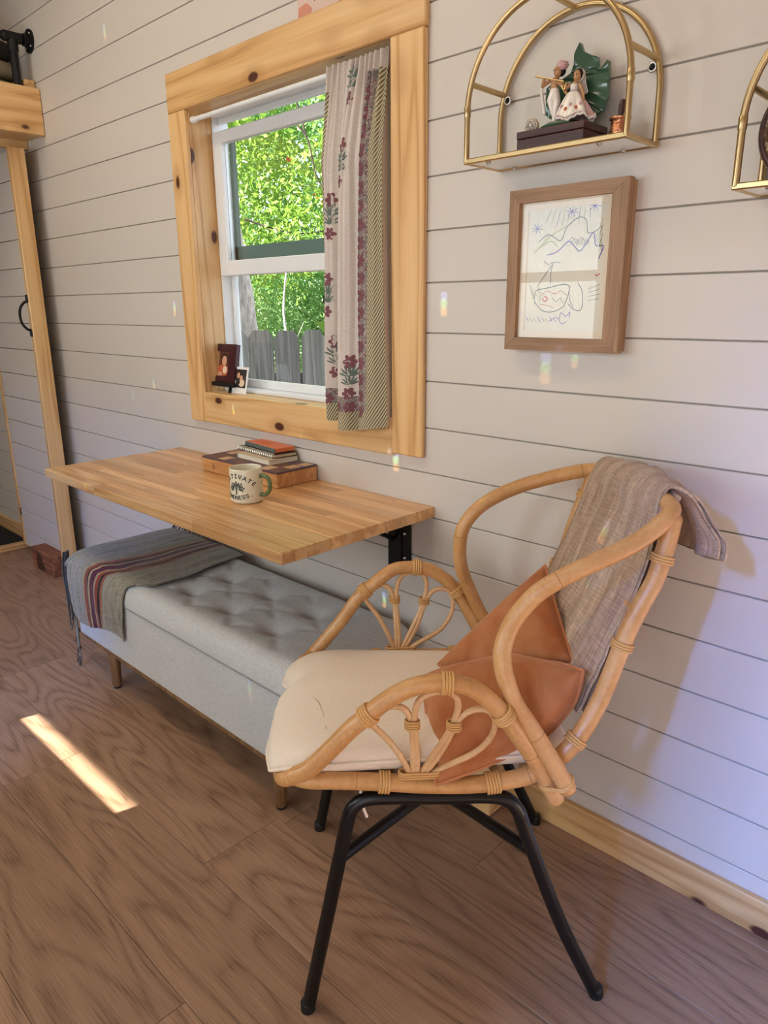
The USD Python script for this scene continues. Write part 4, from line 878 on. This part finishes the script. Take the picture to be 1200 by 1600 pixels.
def linen_throw():
    t = thing('linen_throw', 'taupe striped linen throw hanging over the back of the rattan chair', 'throw', CO+[.3, 0, .8])
    rows = [  # far edge, middle, near edge, from the seat up the front, over the rail and down behind
        [(.185, .13, .64), (.20, -.03, .63), (.215, -.212, .622)], [(.235, .15, .72), (.245, -.02, .71), (.252, -.205, .70)], [(.272, .165, .80), (.285, -.01, .79), (.292, -.195, .785)],
        [(.305, .175, .87), (.318, 0, .87), (.326, -.185, .865)], [(.335, .178, .945), (.348, 0, .95), (.350, -.175, .955)], [(.348, .172, .995), (.358, 0, 1.006), (.358, -.165, 1.005)],
        [(.372, .168, 1.018), (.386, 0, 1.032), (.380, -.150, 1.030)], [(.400, .168, 1.008), (.416, 0, 1.022), (.410, -.158, 1.016)], [(.418, .170, .96), (.440, 0, .97), (.436, -.172, .972)], [(.425, .172, .91), (.446, 0, .92), (.452, -.186, .936)], [(.424, .175, .87), (.444, 0, .89), (.452, -.190, .908)]]
    G = np.array([ch(r_) for r_ in rows])
    A = np.stack([spline(G[:, j], 10) for j in range(3)], 1); P = np.stack([spline(A[i], 40) for i in range(len(A))], 0)
    n, m = P.shape[:2]; N = np.cross(np.gradient(P, axis=0), np.gradient(P, axis=1)); N /= np.linalg.norm(N, axis=2, keepdims=True)
    a = np.linspace(0, 1, m)[None, :]; w = np.linspace(0, 1, n)[:, None]
    fold = .007*np.sin(a*2*PI*4.2+2.5*w+.7)*(.35+.65*np.abs(w-.55)*2)+.009*(meshkit.fbm(np.stack(np.broadcast_arrays(a*11, w*5, a*0), -1), 3)-.5)*2
    fold += .010*(meshkit.fbm(np.stack(np.broadcast_arrays(a*5+3, w*16, a*0), -1), 3, 4)-.5)*np.clip(1-w*3.2, 0, 1)*2
    hang = np.clip((w-.55)/.12, 0, 1)
    P = P+N*(fold*(.5+.5*np.minimum(1, np.abs(w-.55)*6)))[..., None]*np.where(np.abs(w-.6)[..., None] < .06, .4, 1)
    UV = np.stack(np.broadcast_arrays(a*1.0, w*1.5), -1)
    v, f, uvs = sheet(P, .006, UV)
    part(t, 'cloth', (v, f), 'linen', smooth=True, uv=uvs)
    # the second layer of the folded cloth, showing along the near edge
    P2 = P[:int(n*.58), int(m*.55):]+(-N[:int(n*.58), int(m*.55):])*-.010+np.array(CU)*.012
    P2 = P2-np.array(CV)*(.012+.007*np.sin(np.linspace(0, 14, P2.shape[0]))[:, None, None])
    v, f, uvs = sheet(P2, .006, UV[:P2.shape[0], int(m*.55):])
    part(t, 'under_fold', (v, f), 'linen', smooth=True, uv=uvs)
    P3 = P[int(n*.62):, int(m*.70):]+np.array(CU)*.014+N[int(n*.62):, int(m*.70):]*0
    v, f, uvs = sheet(P3-[0, 0, .006], .006, UV[int(n*.62):, int(m*.70):])
    part(t, 'under_fold', (v, f), 'linen', smooth=True, uv=uvs)
linen_throw()

# ------------------------------------------------------------------ on the wall
def picture():
    x0, x1, z0, z1, yf = -1.014, -.729, 1.242, 1.589, -.040
    p = thing('picture_frame', 'oak framed pencil drawing behind glass on the wall under the arched shelf', 'picture', ((x0+x1)/2, 0, (z0+z1)/2))
    L, R_, T, B = .027, .036, .028, .029
    ins = [(x0+L, z0+B), (x1-R_, z0+B), (x1-R_, z1-T), (x0+L, z1-T)]; out = [(x0, z0), (x1, z0), (x1, z1), (x0, z1)]
    for k in range(4):
        k2 = (k+1) % 4; q = Polygon([out[k], out[k2], ins[k2], ins[k]]).buffer(-.0002)
        part(p, 'rail', moved(upright(extrude(q, .022)), (0, yf+.022, 0)), 'oak_frame_x' if k % 2 == 0 else 'oak_frame')
    part(p, 'back_box', cbox((x0+.004, yf+.0225, z0+.004), (x1-.004+.002, -.0005, z1-.004), .001), 'oak_frame')
    a, b = ins[0], ins[2]
    mo = Polygon([a, (b[0], a[1]), b, (a[0], b[1])]); mi = Polygon([(a[0]+.017, a[1]+.016), (b[0]-.016, a[1]+.016), (b[0]-.016, b[1]-.016), (a[0]+.017, b[1]-.016)])
    part(p, 'paper', box((a[0], yf+.0145, a[1]), (b[0], yf+.016, b[1])), 'drawing_paper')
    part(p, 'mat_board', moved(upright(extrude(mo.difference(mi), .002)), (0, yf+.0142, 0)), 'mat_board')
    part(p, 'glass', box((a[0]-.001, yf+.0085, a[1]-.001), (b[0]+.001, yf+.0105, b[1]+.001)), 'picture_glass')
    def st(pts, mt, w=.0007, name='pencil_line'):
        q = [(a[0]+(x-230)/640*(b[0]-a[0]), b[1]-(y-268)/1020*(b[1]-a[1])) for x, y in pts]
        q = spline([(x, z, 0) for x, z in q], 5)[:, :2] if len(q) > 2 else np.array(q)
        g = LineString(q).buffer(w).intersection(mi.buffer(-.001))
        if not g.is_empty: part(p, name, moved(upright(extrude(g, .0003)), (0, yf+.0144, 0)), 'pencil_'+mt)
    st([(430, 660), (500, 640), (575, 570), (620, 610), (660, 645), (700, 590), (745, 520), (765, 612), (815, 620), (790, 705)], 'purple', .0010)
    st([(360, 560), (430, 510), (520, 560), (560, 465), (640, 405), (690, 430), (705, 515), (750, 515), (795, 482)], 'grey', .0009)
    st([(380, 600), (450, 520), (520, 480), (600, 440)], 'olive'); st([(330, 640), (400, 560), (430, 520)], 'green'); st([(390, 590), (450, 560), (500, 600)], 'green')
    for cx, cy, c in ((590, 362, 'purple'), (345, 460, 'purple'), (745, 335, 'purple')):
        for k in range(4):
            an = k*PI/4+.2; st([(cx-38*math.cos(an), cy-38*math.sin(an)), (cx+38*math.cos(an), cy+38*math.sin(an))], c, .0006)
    for k in range(9): st([(440+k*34, 330+8*(k % 3)), (410+k*38, 420+14*(k % 4))], ('grey', 'olive')[k % 2], .0005)
    for k in range(6): st([(800+6*(k % 2), 430+k*34), (760+9*k, 560+k*18)], ('olive', 'grey')[k % 2], .0005)
    for k in range(7): st([(560+k*24, 600+6*(k % 2)), (600+k*20, 545+9*(k % 3)), (640+k*12, 600)], 'grey', .0004)
    st([(410, 705), (440, 730), (480, 715), (520, 720)], 'grey'); st([(475, 725), (430, 790), (370, 885)], 'grey', .0008); st([(470, 735), (462, 800), (465, 880)], 'grey', .0008)
    st([(345, 985), (360, 925), (450, 905), (560, 882), (602, 905), (585, 1000), (555, 1058), (470, 1090), (400, 1070), (350, 1010)], 'black', .0008)
    st([(660, 875), (690, 930), (700, 1010), (690, 1075), (640, 1070), (600, 1030)], 'black', .0007); st([(600, 940), (610, 1000), (640, 1060)], 'grey')
    st([(400, 960), (440, 930), (500, 950), (545, 930), (580, 960)], 'red', .0006); st([(410, 990), (430, 1010), (445, 985), (425, 970)], 'red', .0016); st([(390, 1030), (450, 1040), (500, 1060)], 'red', .0006); st([(480, 980), (510, 1010), (540, 985), (560, 1020)], 'grey', .0006)
    st([(775, 815), (785, 828), (803, 812)], 'red', .001)
    for k in range(4): st([(735, 920+k*28), (812, 890+k*34)], 'grey', .0005)
    st([(545, 1140), (550, 1095), (590, 1120), (615, 1090), (612, 1130)], 'purple', .0007); st([(470, 1160), (520, 1130), (560, 1180), (590, 1160)], 'purple', .0006)
    for k in range(8): st([(290+k*30, 1130+8*(k % 3)), (310+k*30, 1160+6*(k % 2))], ('purple', 'grey', 'red')[k % 3], .0006)
    for k in range(10): st([(310+k*12, 880+20*(k % 5)), (330+k*9, 960+30*(k % 4))], ('grey', 'green', 'olive')[k % 3], .0004)
    a_ = thing('paper_print', 'pale pink sheet with a dark and red line drawing, cut off above the window casing', 'paper', (-1.67, 0, 2.2))
    part(a_, 'sheet', box((-1.772, -.0022, 2.1085), (-1.49, -.0006, 2.42)), 'paper_pink')
    for k, pts in enumerate(([(-1.76, 2.20), (-1.70, 2.165), (-1.66, 2.14), (-1.60, 2.15), (-1.55, 2.20)], [(-1.68, 2.22), (-1.66, 2.16), (-1.63, 2.135), (-1.61, 2.19)], [(-1.74, 2.25), (-1.70, 2.19), (-1.70, 2.14)])):
        q = spline([(x, z, 0) for x, z in pts], 6)[:, :2]; part(a_, 'drawn_line', moved(upright(extrude(LineString(q).buffer(.0014), .0004)), (0, -.0022, 0)), 'pencil_black')
    part(a_, 'red_patch', moved(upright(extrude(Polygon([(-1.768, 2.112), (-1.72, 2.112), (-1.715, 2.125), (-1.735, 2.14), (-1.765, 2.135)]).buffer(.003), .0004)), (0, -.0022, 0)), 'paper_red')
    h = thing('wood_ledge', 'small pine block standing on top of the window casing, at the upper edge', 'block', (-1.545, -.012, 2.108))
    part(h, 'block', cbox((-1.590, -.018, 2.1085), (-1.505, -.003, 2.145), .002), 'pine_x')
picture()

def arch_shelf(x0, x1, z0, label):
    yf, yb = -.132, -.010; R = (x1-x0)/2; cx = (x0+x1)/2; zc = z0+.095
    s = thing('arch_shelf', label, 'shelf', (cx, -.07, z0), 'gold arched wall shelves')
    def arch(y):
        p = [(x0, y, z) for z in np.linspace(z0, zc, 5)]+[(cx-R*math.cos(a), y, zc+R*math.sin(a)) for a in np.linspace(.06, PI-.06, 44)]+[(x1, y, z) for z in np.linspace(zc, z0, 5)]
        return tube(np.array(p), .0062, 10)
    part(s, 'front_arch', arch(yf), 'gold', smooth=True); part(s, 'back_arch', arch(yb), 'gold', smooth=True)
    for y in (yf, yb): part(s, 'base_bar', cbox((x0-.006, y-.005, z0-.006), (x1+.006, y+.005, z0+.005), .002), 'gold')
    for x in (x0, x1): part(s, 'side_bar', cbox((x-.005, yf, z0-.006), (x+.005, yb, z0+.003), .002), 'gold')
    for a in (math.radians(17), PI/2+.05, PI-math.radians(17)):
        x, z = cx+R*math.cos(a), zc+R*math.sin(a); part(s, 'cross_bar', tube([(x, yf, z), (x, (yf+yb)/2, z), (x, yb, z)], .0058, 10), 'gold', smooth=True)
    for x in (x0, x1):
        part(s, 'sleeve', tube([(x, yf, zc-.008), (x, yf, zc+.012)], .0073, 10, caps=False), 'gold', smooth=True)
    for sg, x in ((1, x0), (-1, x1)):
        z = zc+R*math.sin(math.radians(17)); xx = cx-sg*R*math.cos(math.radians(17))+sg*.010
        r_ = part(s, 'mounting_ring', ring((xx, yb-.001, z-.012), (0, 1, 0), .0075, .0026, 18), 'steel', smooth=True); m = trimesh.creation.icosphere(1, .005); m.apply_translation((xx, yb-.002, z-.012)); part(r_, 'screw', m, 'black_iron')
    part(s, 'shelf_plate', cbox((x0+.004, yf+.004, z0-.004), (x1-.004, yb-.004, z0+.001), .001), 'clear_glass_plate', label='pale shelf plate')
    for x in (x0+.05, x1-.06):
        for y in (yf+.012, yb-.012):
            m = trimesh.creation.icosphere(1, .006); m.apply_scale((1, 1, .7)); m.apply_translation((x, y, z0-.006)); part(s, 'clip', m, 'steel')
    return s
def shelves():
    arch_shelf(-1.068, -.698, 1.645, 'gold wire arched shelf holding a porcelain figurine, above the oak picture')
    arch_shelf(-.492, -.122, 1.534, 'gold wire arched shelf cut off by the right edge, holding a round woven basket')
    zt = 1.6462
    b = thing('keepsake_box', 'dark carved wooden box under the figurine on the arched shelf', 'box', (-.87, -.075, zt))
    part(b, 'case', cbox((-.947, -.120, zt), (-.793, -.028, zt+.026), .0015), 'dark_wood'); part(b, 'lid', cbox((-.948, -.121, zt+.0265), (-.792, -.027, zt+.0405), .0015), 'dark_wood')
    zb = zt+.0405; yy = -.072
    def pt(px, py): return np.array([-.891+.00147*(px-865)+.00008*(170-py), 1.729-.00118*(py-170)-.00024*(px-865)])
    g = thing('figurine', 'porcelain figurine of a flute player and a lady under a green leaf', 'figurine', (-.865, yy, zb))
    import manifold3d as m3
    def sph(c, r): return m3.Manifold.sphere(r, 20).translate(tuple(map(float, c)))
    def bone(a, ra, b, rb): return m3.Manifold.batch_hull([sph(a, ra), sph(b, rb)])
    def skin(bones, edge=.0022, it=6):
        m = m3.Manifold.batch_boolean(bones, m3.OpType.Add).refine_to_length(edge).to_mesh()
        t = trimesh.Trimesh(m.vert_properties[:, :3], m.tri_verts, process=True); trimesh.smoothing.filter_taubin(t, iterations=it); return t
    def P3(px, py, dy=0.0): q = pt(px, py); return np.array([q[0], yy+dy, max(q[1], zb+.001)])
    # leaf
    lf = [(884, 68), (889, 80), (897, 84), (905, 88), (912, 90), (915, 102), (921, 108), (929, 96), (931, 112), (934, 150), (929, 168), (918, 176), (900, 180), (880, 182), (866, 184), (850, 182), (836, 172), (842, 160), (838, 150), (840, 136), (848, 128), (858, 128), (874, 112), (880, 100), (879, 84)]
    pl = Polygon([tuple(pt(*q)) for q in lf]).buffer(.001)
    ps, tr = trimesh.creation.triangulate_polygon(pl.segmentize(.004), engine='earcut')
    m = moved(upright(extrude(pl, .010)), (0, -.038, 0)); m = m.subdivide().subdivide(); v = m.vertices.copy(); c0 = pt(890, 160)
    an = np.arctan2(v[:, 2]-c0[1], v[:, 0]-c0[0]); v[:, 1] += np.where(v[:, 1] < -.043, .003*np.sin(an*14), 0)-.012*np.hypot(v[:, 0]-c0[0], v[:, 2]-c0[1])/.1*0; m.vertices = v
    part(g, 'leaf', m, 'leaf_glaze', smooth=40, label='large glazed green leaf backdrop')
    part(g, 'base', lathe([(0, zb), (.047, zb), (.049, zb+.005), (.040, zb+.011), (0, zb+.013)], 36, (-.868, yy+.004, 0)), 'leaf_glaze', smooth=30)
    # flute player
    A = lambda px, py, dy=0: P3(px, py, dy)
    body = skin([bone(A(862, 128), .0085, A(862, 142), .0075), bone(A(862, 126), .0060, A(866, 119), .0036), bone(A(852, 127), .0042, A(845, 136, -.006), .0034), bone(A(845, 136, -.006), .0034, A(849, 125, -.012), .0028), bone(A(871, 128), .0042, A(879, 137, -.006), .0034), bone(A(879, 137, -.006), .0034, A(866, 128, -.014), .0028)])
    bp = part(g, 'player_body', body, 'skin_tan', smooth=True, label='bare-chested flute player')
    hd = trimesh.creation.icosphere(3, .0098); hd.apply_scale((.86, .95, 1.1)); hd.apply_translation(A(866, 113, -.003)); part(bp, 'head', hd, 'skin_tan', smooth=True)
    for dx in (-.0032, .0026): e = trimesh.creation.icosphere(1, .0013); e.apply_translation(A(866, 112.5, -.0122)+[dx-.001, 0, 0]); part(bp, 'eye', e, 'hair_black')
    nz = trimesh.creation.icosphere(1, .0014); nz.apply_translation(A(866, 114.5, -.0128)+[-.001, 0, 0]); part(bp, 'nose', nz, 'skin_tan')
    hr = trimesh.creation.icosphere(2, .0102); hr.apply_translation(A(868, 112, .003)); part(bp, 'hair', hr, 'hair_black', smooth=True)
    tb = trimesh.creation.icosphere(3, .0118); vv = tb.vertices; tb.vertices = vv*[1.02, 1.0, .78]+.0008*np.sin(vv[:, 2:3]*1400+vv[:, :1]*700); tb.apply_translation(A(871, 104)); part(g, 'turban', tb, 'porcelain_pink', smooth=True, label='pink turban')
    part(g, 'flute', tube([A(836, 122, -.014), A(882, 131, -.015)], .0016, 8), 'flute_gold', label='gold flute')
    part(g, 'trousers', skin([bone(A(862, 142), .0082, A(858, 156), .0078), bone(A(858, 156), .0078, A(862, 172), .0055), bone(A(862, 172), .0055, A(868, 186), .0042), bone(A(864, 143), .0082, A(868, 158), .0078), bone(A(868, 158), .0078, A(867, 174), .0055), bone(A(867, 174), .0055, A(866, 188), .0042)]), 'porcelain', smooth=True)
    sash = np.array([A(846, 124, -.004), A(843, 140, -.004), A(846, 160, -.002), A(850, 178, 0)]); part(g, 'sash', tube(spline(sash, 6), [.0035]*19, 8), 'porcelain', smooth=True)
    part(g, 'sash', tube(spline([A(874, 128, -.006), A(879, 140, -.010), A(883, 142, -.012), A(884, 132, -.010)], 5), .002, 8), 'flute_gold', smooth=True)
    # lady
    lb = skin([bone(A(893, 134), .0068, A(893, 146), .0058), bone(A(894, 132), .005, A(896, 126), .0034), bone(A(886, 134), .0036, A(880, 143, -.005), .0030), bone(A(880, 143, -.005), .003, A(886, 148, -.011), .0025), bone(A(901, 134), .0036, A(908, 145, -.003), .003), bone(A(908, 145, -.003), .003, A(912, 157, -.006), .0024)])
    lp = part(g, 'lady_body', lb, 'skin_tan', smooth=True); part(lp, 'bodice', lathe([(0, -.008), (.0068, -.0075), (.0085, 0), (.0080, .006), (0, .0065)], 20, A(893, 138)), 'porcelain', smooth=True)
    hd = trimesh.creation.icosphere(3, .0092); hd.apply_scale((.85, .95, 1.1)); hd.apply_translation(A(897, 121, -.003)); part(lp, 'head', hd, 'skin_tan', smooth=True)
    for dx in (-.003, .0028): e = trimesh.creation.icosphere(1, .0012); e.apply_translation(A(897, 120.5, -.0117)+[dx-.0006, 0, 0]); part(lp, 'eye', e, 'hair_black')
    hr = trimesh.creation.icosphere(2, .0098); hr.apply_translation(A(898, 118.5, .0028)); part(lp, 'hair', hr, 'hair_black', smooth=True)
    vl = []
    for k in range(9):
        a = math.radians(-20+k*27.5); top = A(898, 117, .003)
        vl.append([top+[math.cos(a)*.0105, abs(math.sin(a))*.009, .003+.009*max(0, math.sin(a))*0], top+[math.cos(a)*.0125, abs(math.sin(a))*.011, -.015], top+[math.cos(a)*.0155+.003, abs(math.sin(a))*.012, -.036]])
    hood = trimesh.creation.icosphere(3, .0116); vv = hood.vertices; hood.update_faces((vv[hood.faces].mean(1)[:, 1] > -.004)); hood.remove_unreferenced_vertices(); hood.apply_translation(A(898, 119, .001)); part(g, 'veil', hood, 'porcelain', smooth=True)
    part(g, 'veil', sheet(np.array(vl), .0012)[:2], 'porcelain', smooth=True)
    z1 = A(894, 144)[2]; H = z1-(zb+.012); th = np.linspace(0, 2*PI, 73); tt = np.linspace(0, 1, 18)
    SK = np.zeros((73, 18, 3)); cxs = A(894, 144)[0]
    for j, q in enumerate(tt):
        rr = .0065+.030*q**.8+.0028*np.sin(th*9+q*2)*q; SK[:, j] = np.stack([cxs+.004*q+rr*1.22*np.cos(th), yy-.004+rr*.72*np.sin(th), z1-H*q+.004*np.sin(th*5)*q*(q > .8)], 1)
    part(g, 'skirt', sheet(SK, .0012)[:2], 'porcelain_pink', smooth=True, label='pink ruffled skirt')
    AP = SK[42:68, 1:16]+[0, -.0022, 0]; part(g, 'apron', sheet(AP, .0012)[:2], 'porcelain', smooth=True)
    ruf = [tube(np.array([SK[k, -1]+[0, 0, .002] for k in range(0, 73)])+np.c_[np.zeros(73), np.zeros(73), .002*np.sin(th*22)], .0022, 6, caps=False)]; part(g, 'ruffle', join(ruf), 'porcelain', smooth=True)
    for k in range(5):
        p_ = SK[48+4*k, 9+2*(k % 2)]; part(g, 'rosette', join([ring(p_+[0, -.0035, 0], (0, 1, 0), .0026, .0013, 12), moved(trimesh.creation.icosphere(1, .0018), p_+[0, -.0038, 0])]), 'print_red' if k % 2 else 'porcelain_pink')
    r = thing('porcelain_rose', 'small white porcelain rose with dark edges at the left end of the dark box', 'ornament', (-.945, -.088, zb))
    c = np.array([-.930, -.090, zb+.0145])
    for k in range(9):
        a = k*2.4; R_ = .0045+.0011*k; th2 = np.linspace(-1.0, 1.0, 14); hh = np.linspace(-1, 1, 8)
        Q = np.array([[c+[math.cos(a+t)*(R_)*(1-.10*h), -.006+.006*(h)-.0005*k*h, 0]+np.array([0, 0, math.sin(a+t)*(R_)*(1-.10*h)]) for h in hh] for t in th2]); part(r, 'petal', sheet(Q, .0011)[:2], 'porcelain', smooth=True)
    ct = trimesh.creation.icosphere(2, .004); ct.apply_translation(c+[0, -.006, 0]); part(r, 'bud', ct, 'porcelain', smooth=True); part(r, 'gilt_edge', ring(c+[0, -.002, 0], (0, 1, 0), .0142, .0011, 28), 'flute_gold', smooth=True)
    bs = trimesh.creation.icosphere(2, .0125); bs.apply_scale((1, .5, .95)); bs.apply_translation(c+[0, .006, 0]); part(r, 'calyx', bs, 'porcelain', smooth=True)
    p = thing('copper_pot', 'small copper pot with a dark wooden handle standing up in it, on the arched shelf', 'pot', (-.748, -.062, zt))
    prof = [(0, 0), (.0165, 0), (.0185, .003), (.0188, .020), (.0172, .030), (.0158, .036), (.0172, .040), (.0205, .042), (.0205, .045), (.0185, .046), (.0145, .040), (.0150, .030), (.0165, .02), (.016, .004), (0, .004)]
    part(p, 'pot', lathe(prof, 40, (-.748, -.062, zt)), 'copper', smooth=40); part(p, 'rim_band', ring((-.748, -.062, zt+.0345), (0, 0, 1), .0165, .0016, 32), 'copper', smooth=True)
    part(p, 'pestle', tube(np.array([(-.752, -.060, zt+.006), (-.751, -.058, zt+.046), (-.750, -.057, zt+.056), (-.749, -.056, zt+.066), (-.748, -.056, zt+.076)]), [.004, .0042, .0055, .0070, .0052], 14), 'dark_wood', smooth=True, label='dark turned handle')
    w = thing('woven_basket', 'round coiled wicker piece on the shelf at the right edge', 'basket', (-.40, -.07, 1.5352))
    cx, cz, R_ = -.3985, 1.5352+.0878, .082
    part(w, 'disc', moved(upright(extrude(Point(cx, cz).buffer(R_-.010, 32), .016)), (0, -.062, 0)), 'wicker')
    for k in range(9): part(w, 'coil', ring((cx, -.0785, cz), (0, 1, 0), .006+.0082*k, .0042, 44), 'wicker', smooth=True)
    part(w, 'rim', ring((cx, -.070, cz), (0, 1, 0), R_-.003, .0085, 56), 'dark_wood', smooth=True)
shelves()

# ------------------------------------------------------------------ outside the window
def outside():
    g = struct('ground', (-8, 6, -.75)); part(g, 'earth', box((-40, .2, -.95), (20, 45, -.75)), 'soil')
    p = struct('porch', (-2.5, -3.5, 2.3))      # the porch roof behind the camera leaves one strip of sun
    part(p, 'roof', box((-6.5, -4.665, 2.32), (-.75, -2.72, 2.40)), 'white_ceiling')
    part(p, 'outer_roof', box((XL-.2, YF-.25, ZC+.1), (XR+.2, .45, ZC+.25)), 'fence_wood')
    FO = np.array([-4.06, 1.75, 0]); FD = np.array([.625, .7806, 0]); FN = np.array([-.7806, .625, 0])
    f = thing('picket_fence', 'weathered grey dog-ear board fence outside the window', 'fence', FO+[0, 0, -.75])
    r = random.Random(2); w = .178
    k0 = -9
    for k in range(k0, 22):
        a, b = -.279+w*k+.002, -.279+w*(k+1)-.002
        if k == 1: b -= .000
        if k == 2: a += .010
        dz = r.uniform(-.006, .006); e = .036; zt = 1.19+dz
        pl = Polygon([(a, -.72), (b, -.72), (b, zt-.052), (b-e, zt), (a+e, zt), (a, zt-.052)])
        m = upright(extrude(pl, .018)); v = m.vertices; m.vertices = FO+v[:, :1]*FD+v[:, 2:]*[0, 0, 1.0]+(v[:, 1:2]+r.uniform(-.003, .003))*FN
        part(f, 'picket', m, 'fence_wood')
    for z in (-.3, .85):
        m = box((-1.8, .0, z-.045), (3.7, .038, z+.045)); v = m.vertices; m.vertices = FO+v[:, :1]*FD+(v[:, 1:2]+.004)*FN+v[:, 2:]*[0, 0, 1.0]; part(f, 'rail', m, 'fence_wood')
    CAM = np.array([0, -1.5037, 1.3424])
    def at(s, dist, z):      # a spot beyond the fence: s to the side, dist away from the room
        return np.array([-.78*dist+.6258*s, -1.5+.6258*dist+.78*s, z])
    def leaves(rng, centers, n_per, spread, size, droop=.4):
        c = np.repeat(centers, n_per, 0); n = len(c); q = rng.normal(size=(n, 3)); q /= np.linalg.norm(q, axis=1, keepdims=True); c = c+q*spread*rng.random((n, 1))**.5
        d = rng.normal(size=(n, 3)); d[:, 2] -= droop*1.5; d /= np.linalg.norm(d, axis=1, keepdims=True)
        s = np.cross(d, rng.normal(size=(n, 3))); s /= np.linalg.norm(s, axis=1, keepdims=True); up = np.cross(s, d)
        L = size*rng.uniform(.6, 1.25, (n, 1)); W = L*.24
        v = np.stack([c, c+d*L*.45+s*W-up*L*.06, c+d*L, c+d*L*.45-s*W-up*L*.06], 1).reshape(-1, 3)
        i = np.arange(n)[:, None]*4; return v, np.vstack([i+[0, 1, 2], i+[0, 2, 3]])
    rng = np.random.default_rng(21)
    def trunk(par, pts, r0, r1, name='trunk', mt='bark'):
        p = spline(pts, 10); part(par, name, tube(p, np.linspace(r0, r1, len(p))*(1+.06*np.sin(np.arange(len(p))*1.3)), 16), mt, smooth=True)
    t1 = thing('pale_tree', 'tree with a thick pale trunk just beyond the fence, left in the window', 'tree', at(-.34, 5.9, -.75))
    trunk(t1, [at(-.27, 5.9, -.75), at(-.285, 5.9, .6), at(-.335, 5.9, 1.4), at(-.47, 5.9, 2.4), at(-.65, 5.9, 4.0), at(-.7, 5.9, 6)], .088, .06)
    def tree(name, label, s, dist, h, box_s, box_z, ncl, nper, spread, size, mt, r0=.06, depth=1.2, branches=5):
        o = thing(name, label, 'tree', at(s, dist, -.75))
        trunk(o, [at(s, dist, -.75), at(s+.06, dist, h*.3), at(s-.04, dist+.1, h*.65), at(s+.05, dist, h)], r0, r0*.3, mt='bark' if name == 'slender_tree' else 'bark_dark')
        for k in range(branches):
            z0 = h*(.2+.14*k); e = rng.uniform(-1, 1); trunk(o, [at(s, dist, z0), at(s+e*.6, dist-.3, z0+.35), at(s+e*1.4, dist-.5, z0+.55)], r0*.32, r0*.08, 'branch', 'bark' if name == 'slender_tree' else 'bark_dark')
        cs = np.array([at(*q) for q in zip(rng.uniform(*box_s, ncl), dist+rng.uniform(-depth, depth, ncl), rng.uniform(*box_z, ncl))])
        v, f_ = leaves(rng, cs, nper, spread, size); part(o, 'foliage', (v, f_), mt, kind='stuff')
        return o
    tree('leafy_tree', 'bright yellow-green tree with drooping leaves filling the upper pane', .62, 8.2, 5.5, (-2.4, 3.2), (1.7, 4.6), 205, 150, .42, .080, 'leaf_bright', .05, 1.0)
    tree('leafy_tree', 'mid-green tree behind the bright one, seen through its gaps', 1.2, 10.5, 7, (-3.2, 4.5), (.6, 6.2), 300, 110, .6, .11, 'leaf_mid', .06, 1.2, 4)
    tree('slender_tree', 'slender pale sapling just behind the fence in the lower pane', -.0, 7.1, 1.95, (-.3, .5), (1.85, 2.3), 8, 60, .22, .07, 'leaf_bright', .020, .2, 2)
    tree('leafy_shrub', 'pale green shrub behind the sapling and the fence', .5, 9.4, 2.2, (-1.8, 3.0), (.4, 1.7), 130, 120, .36, .085, 'leaf_far', .028, .7, 3)
    tree('background_tree', 'pale hazy tree farthest away beyond the garden', -1.5, 16, 9, (-7, 9), (-.5, 8.0), 300, 70, .95, .3, 'leaf_far', .1, 2.0, 4)
    cs = np.array([at(.5, 7.8, 2.2), at(.25, 7.9, 2.9)]); o = t1
    v, f_ = leaves(rng, np.array([at(-.7, 5.9, 3.2), at(-.3, 5.9, 2.9), at(-.9, 5.9, 2.7), at(-.6, 5.9, 3.7)]), 160, .4, .085); part(t1, 'foliage', (v, f_), 'leaf_bright', kind='stuff')
    br = '/World/leafy_tree'
    for q in ([(.02, 6.9, 2.95), (.22, 6.9, 2.75), (.30, 6.95, 2.45), (.45, 7.0, 2.25), (.70, 7.2, 2.05)], [(-.35, 7.0, 2.10), (-.10, 7.0, 2.02), (.15, 7.0, 1.98), (.40, 7.1, 2.02)], [(.22, 6.9, 2.75), (.10, 6.9, 3.2), (.05, 7, 3.6)]):
        part(br, 'branch', tube(spline([at(*p_) for p_ in q], 8), np.linspace(.009, .004, 8*(len(q)-1)+1), 8), 'bark_dark', smooth=True)
    dl = thing('dead_leaves', 'a few orange dead leaves caught among the green branches', 'leaves', at(.3, 7.0, 2.2))
    for s, z in ((.28, 2.32), (.33, 2.25), (.05, 2.60), (.62, 2.40), (.55, 2.72)):
        v, f_ = leaves(rng, np.array([at(s, 7.0, z)]), 2, .03, .06, .8); part(dl, 'leaf', (v, f_), 'leaf_dead')
    sp = thing('leaf_sprig', 'single large lobed green leaf spray hanging over the fence top beside the curtain', 'leaves', at(.33, 5.1, 1.25))
    stem = spline([at(.62, 5.05, 1.42), at(.46, 5.0, 1.38), at(.34, 5.0, 1.30), at(.28, 5.0, 1.20)], 6); part(sp, 'stem', tube(stem, .004, 6), 'leaf_mid')
    for k in range(9):
        b = stem[min(len(stem)-1, 2+2*k)]; an = math.radians(-150+k*37); d = np.array([.6258*math.cos(an), .78*math.cos(an), math.sin(an)-.2]); L = .13
        sd = np.cross(d, [-.78, .6258, .2]); sd /= np.linalg.norm(sd)
        q = [b, b+d*L*.35+sd*L*.30, b+d*L*.6+sd*L*.16, b+d*L, b+d*L*.6-sd*L*.16, b+d*L*.35-sd*L*.30]; n_ = np.array([.02, -.02, 0])*.2
        part(sp, 'leaf', (np.array(q), np.array([[0, 1, 2], [0, 2, 3], [0, 3, 4], [0, 4, 5]])), 'leaf_bright', smooth=True)
outside()
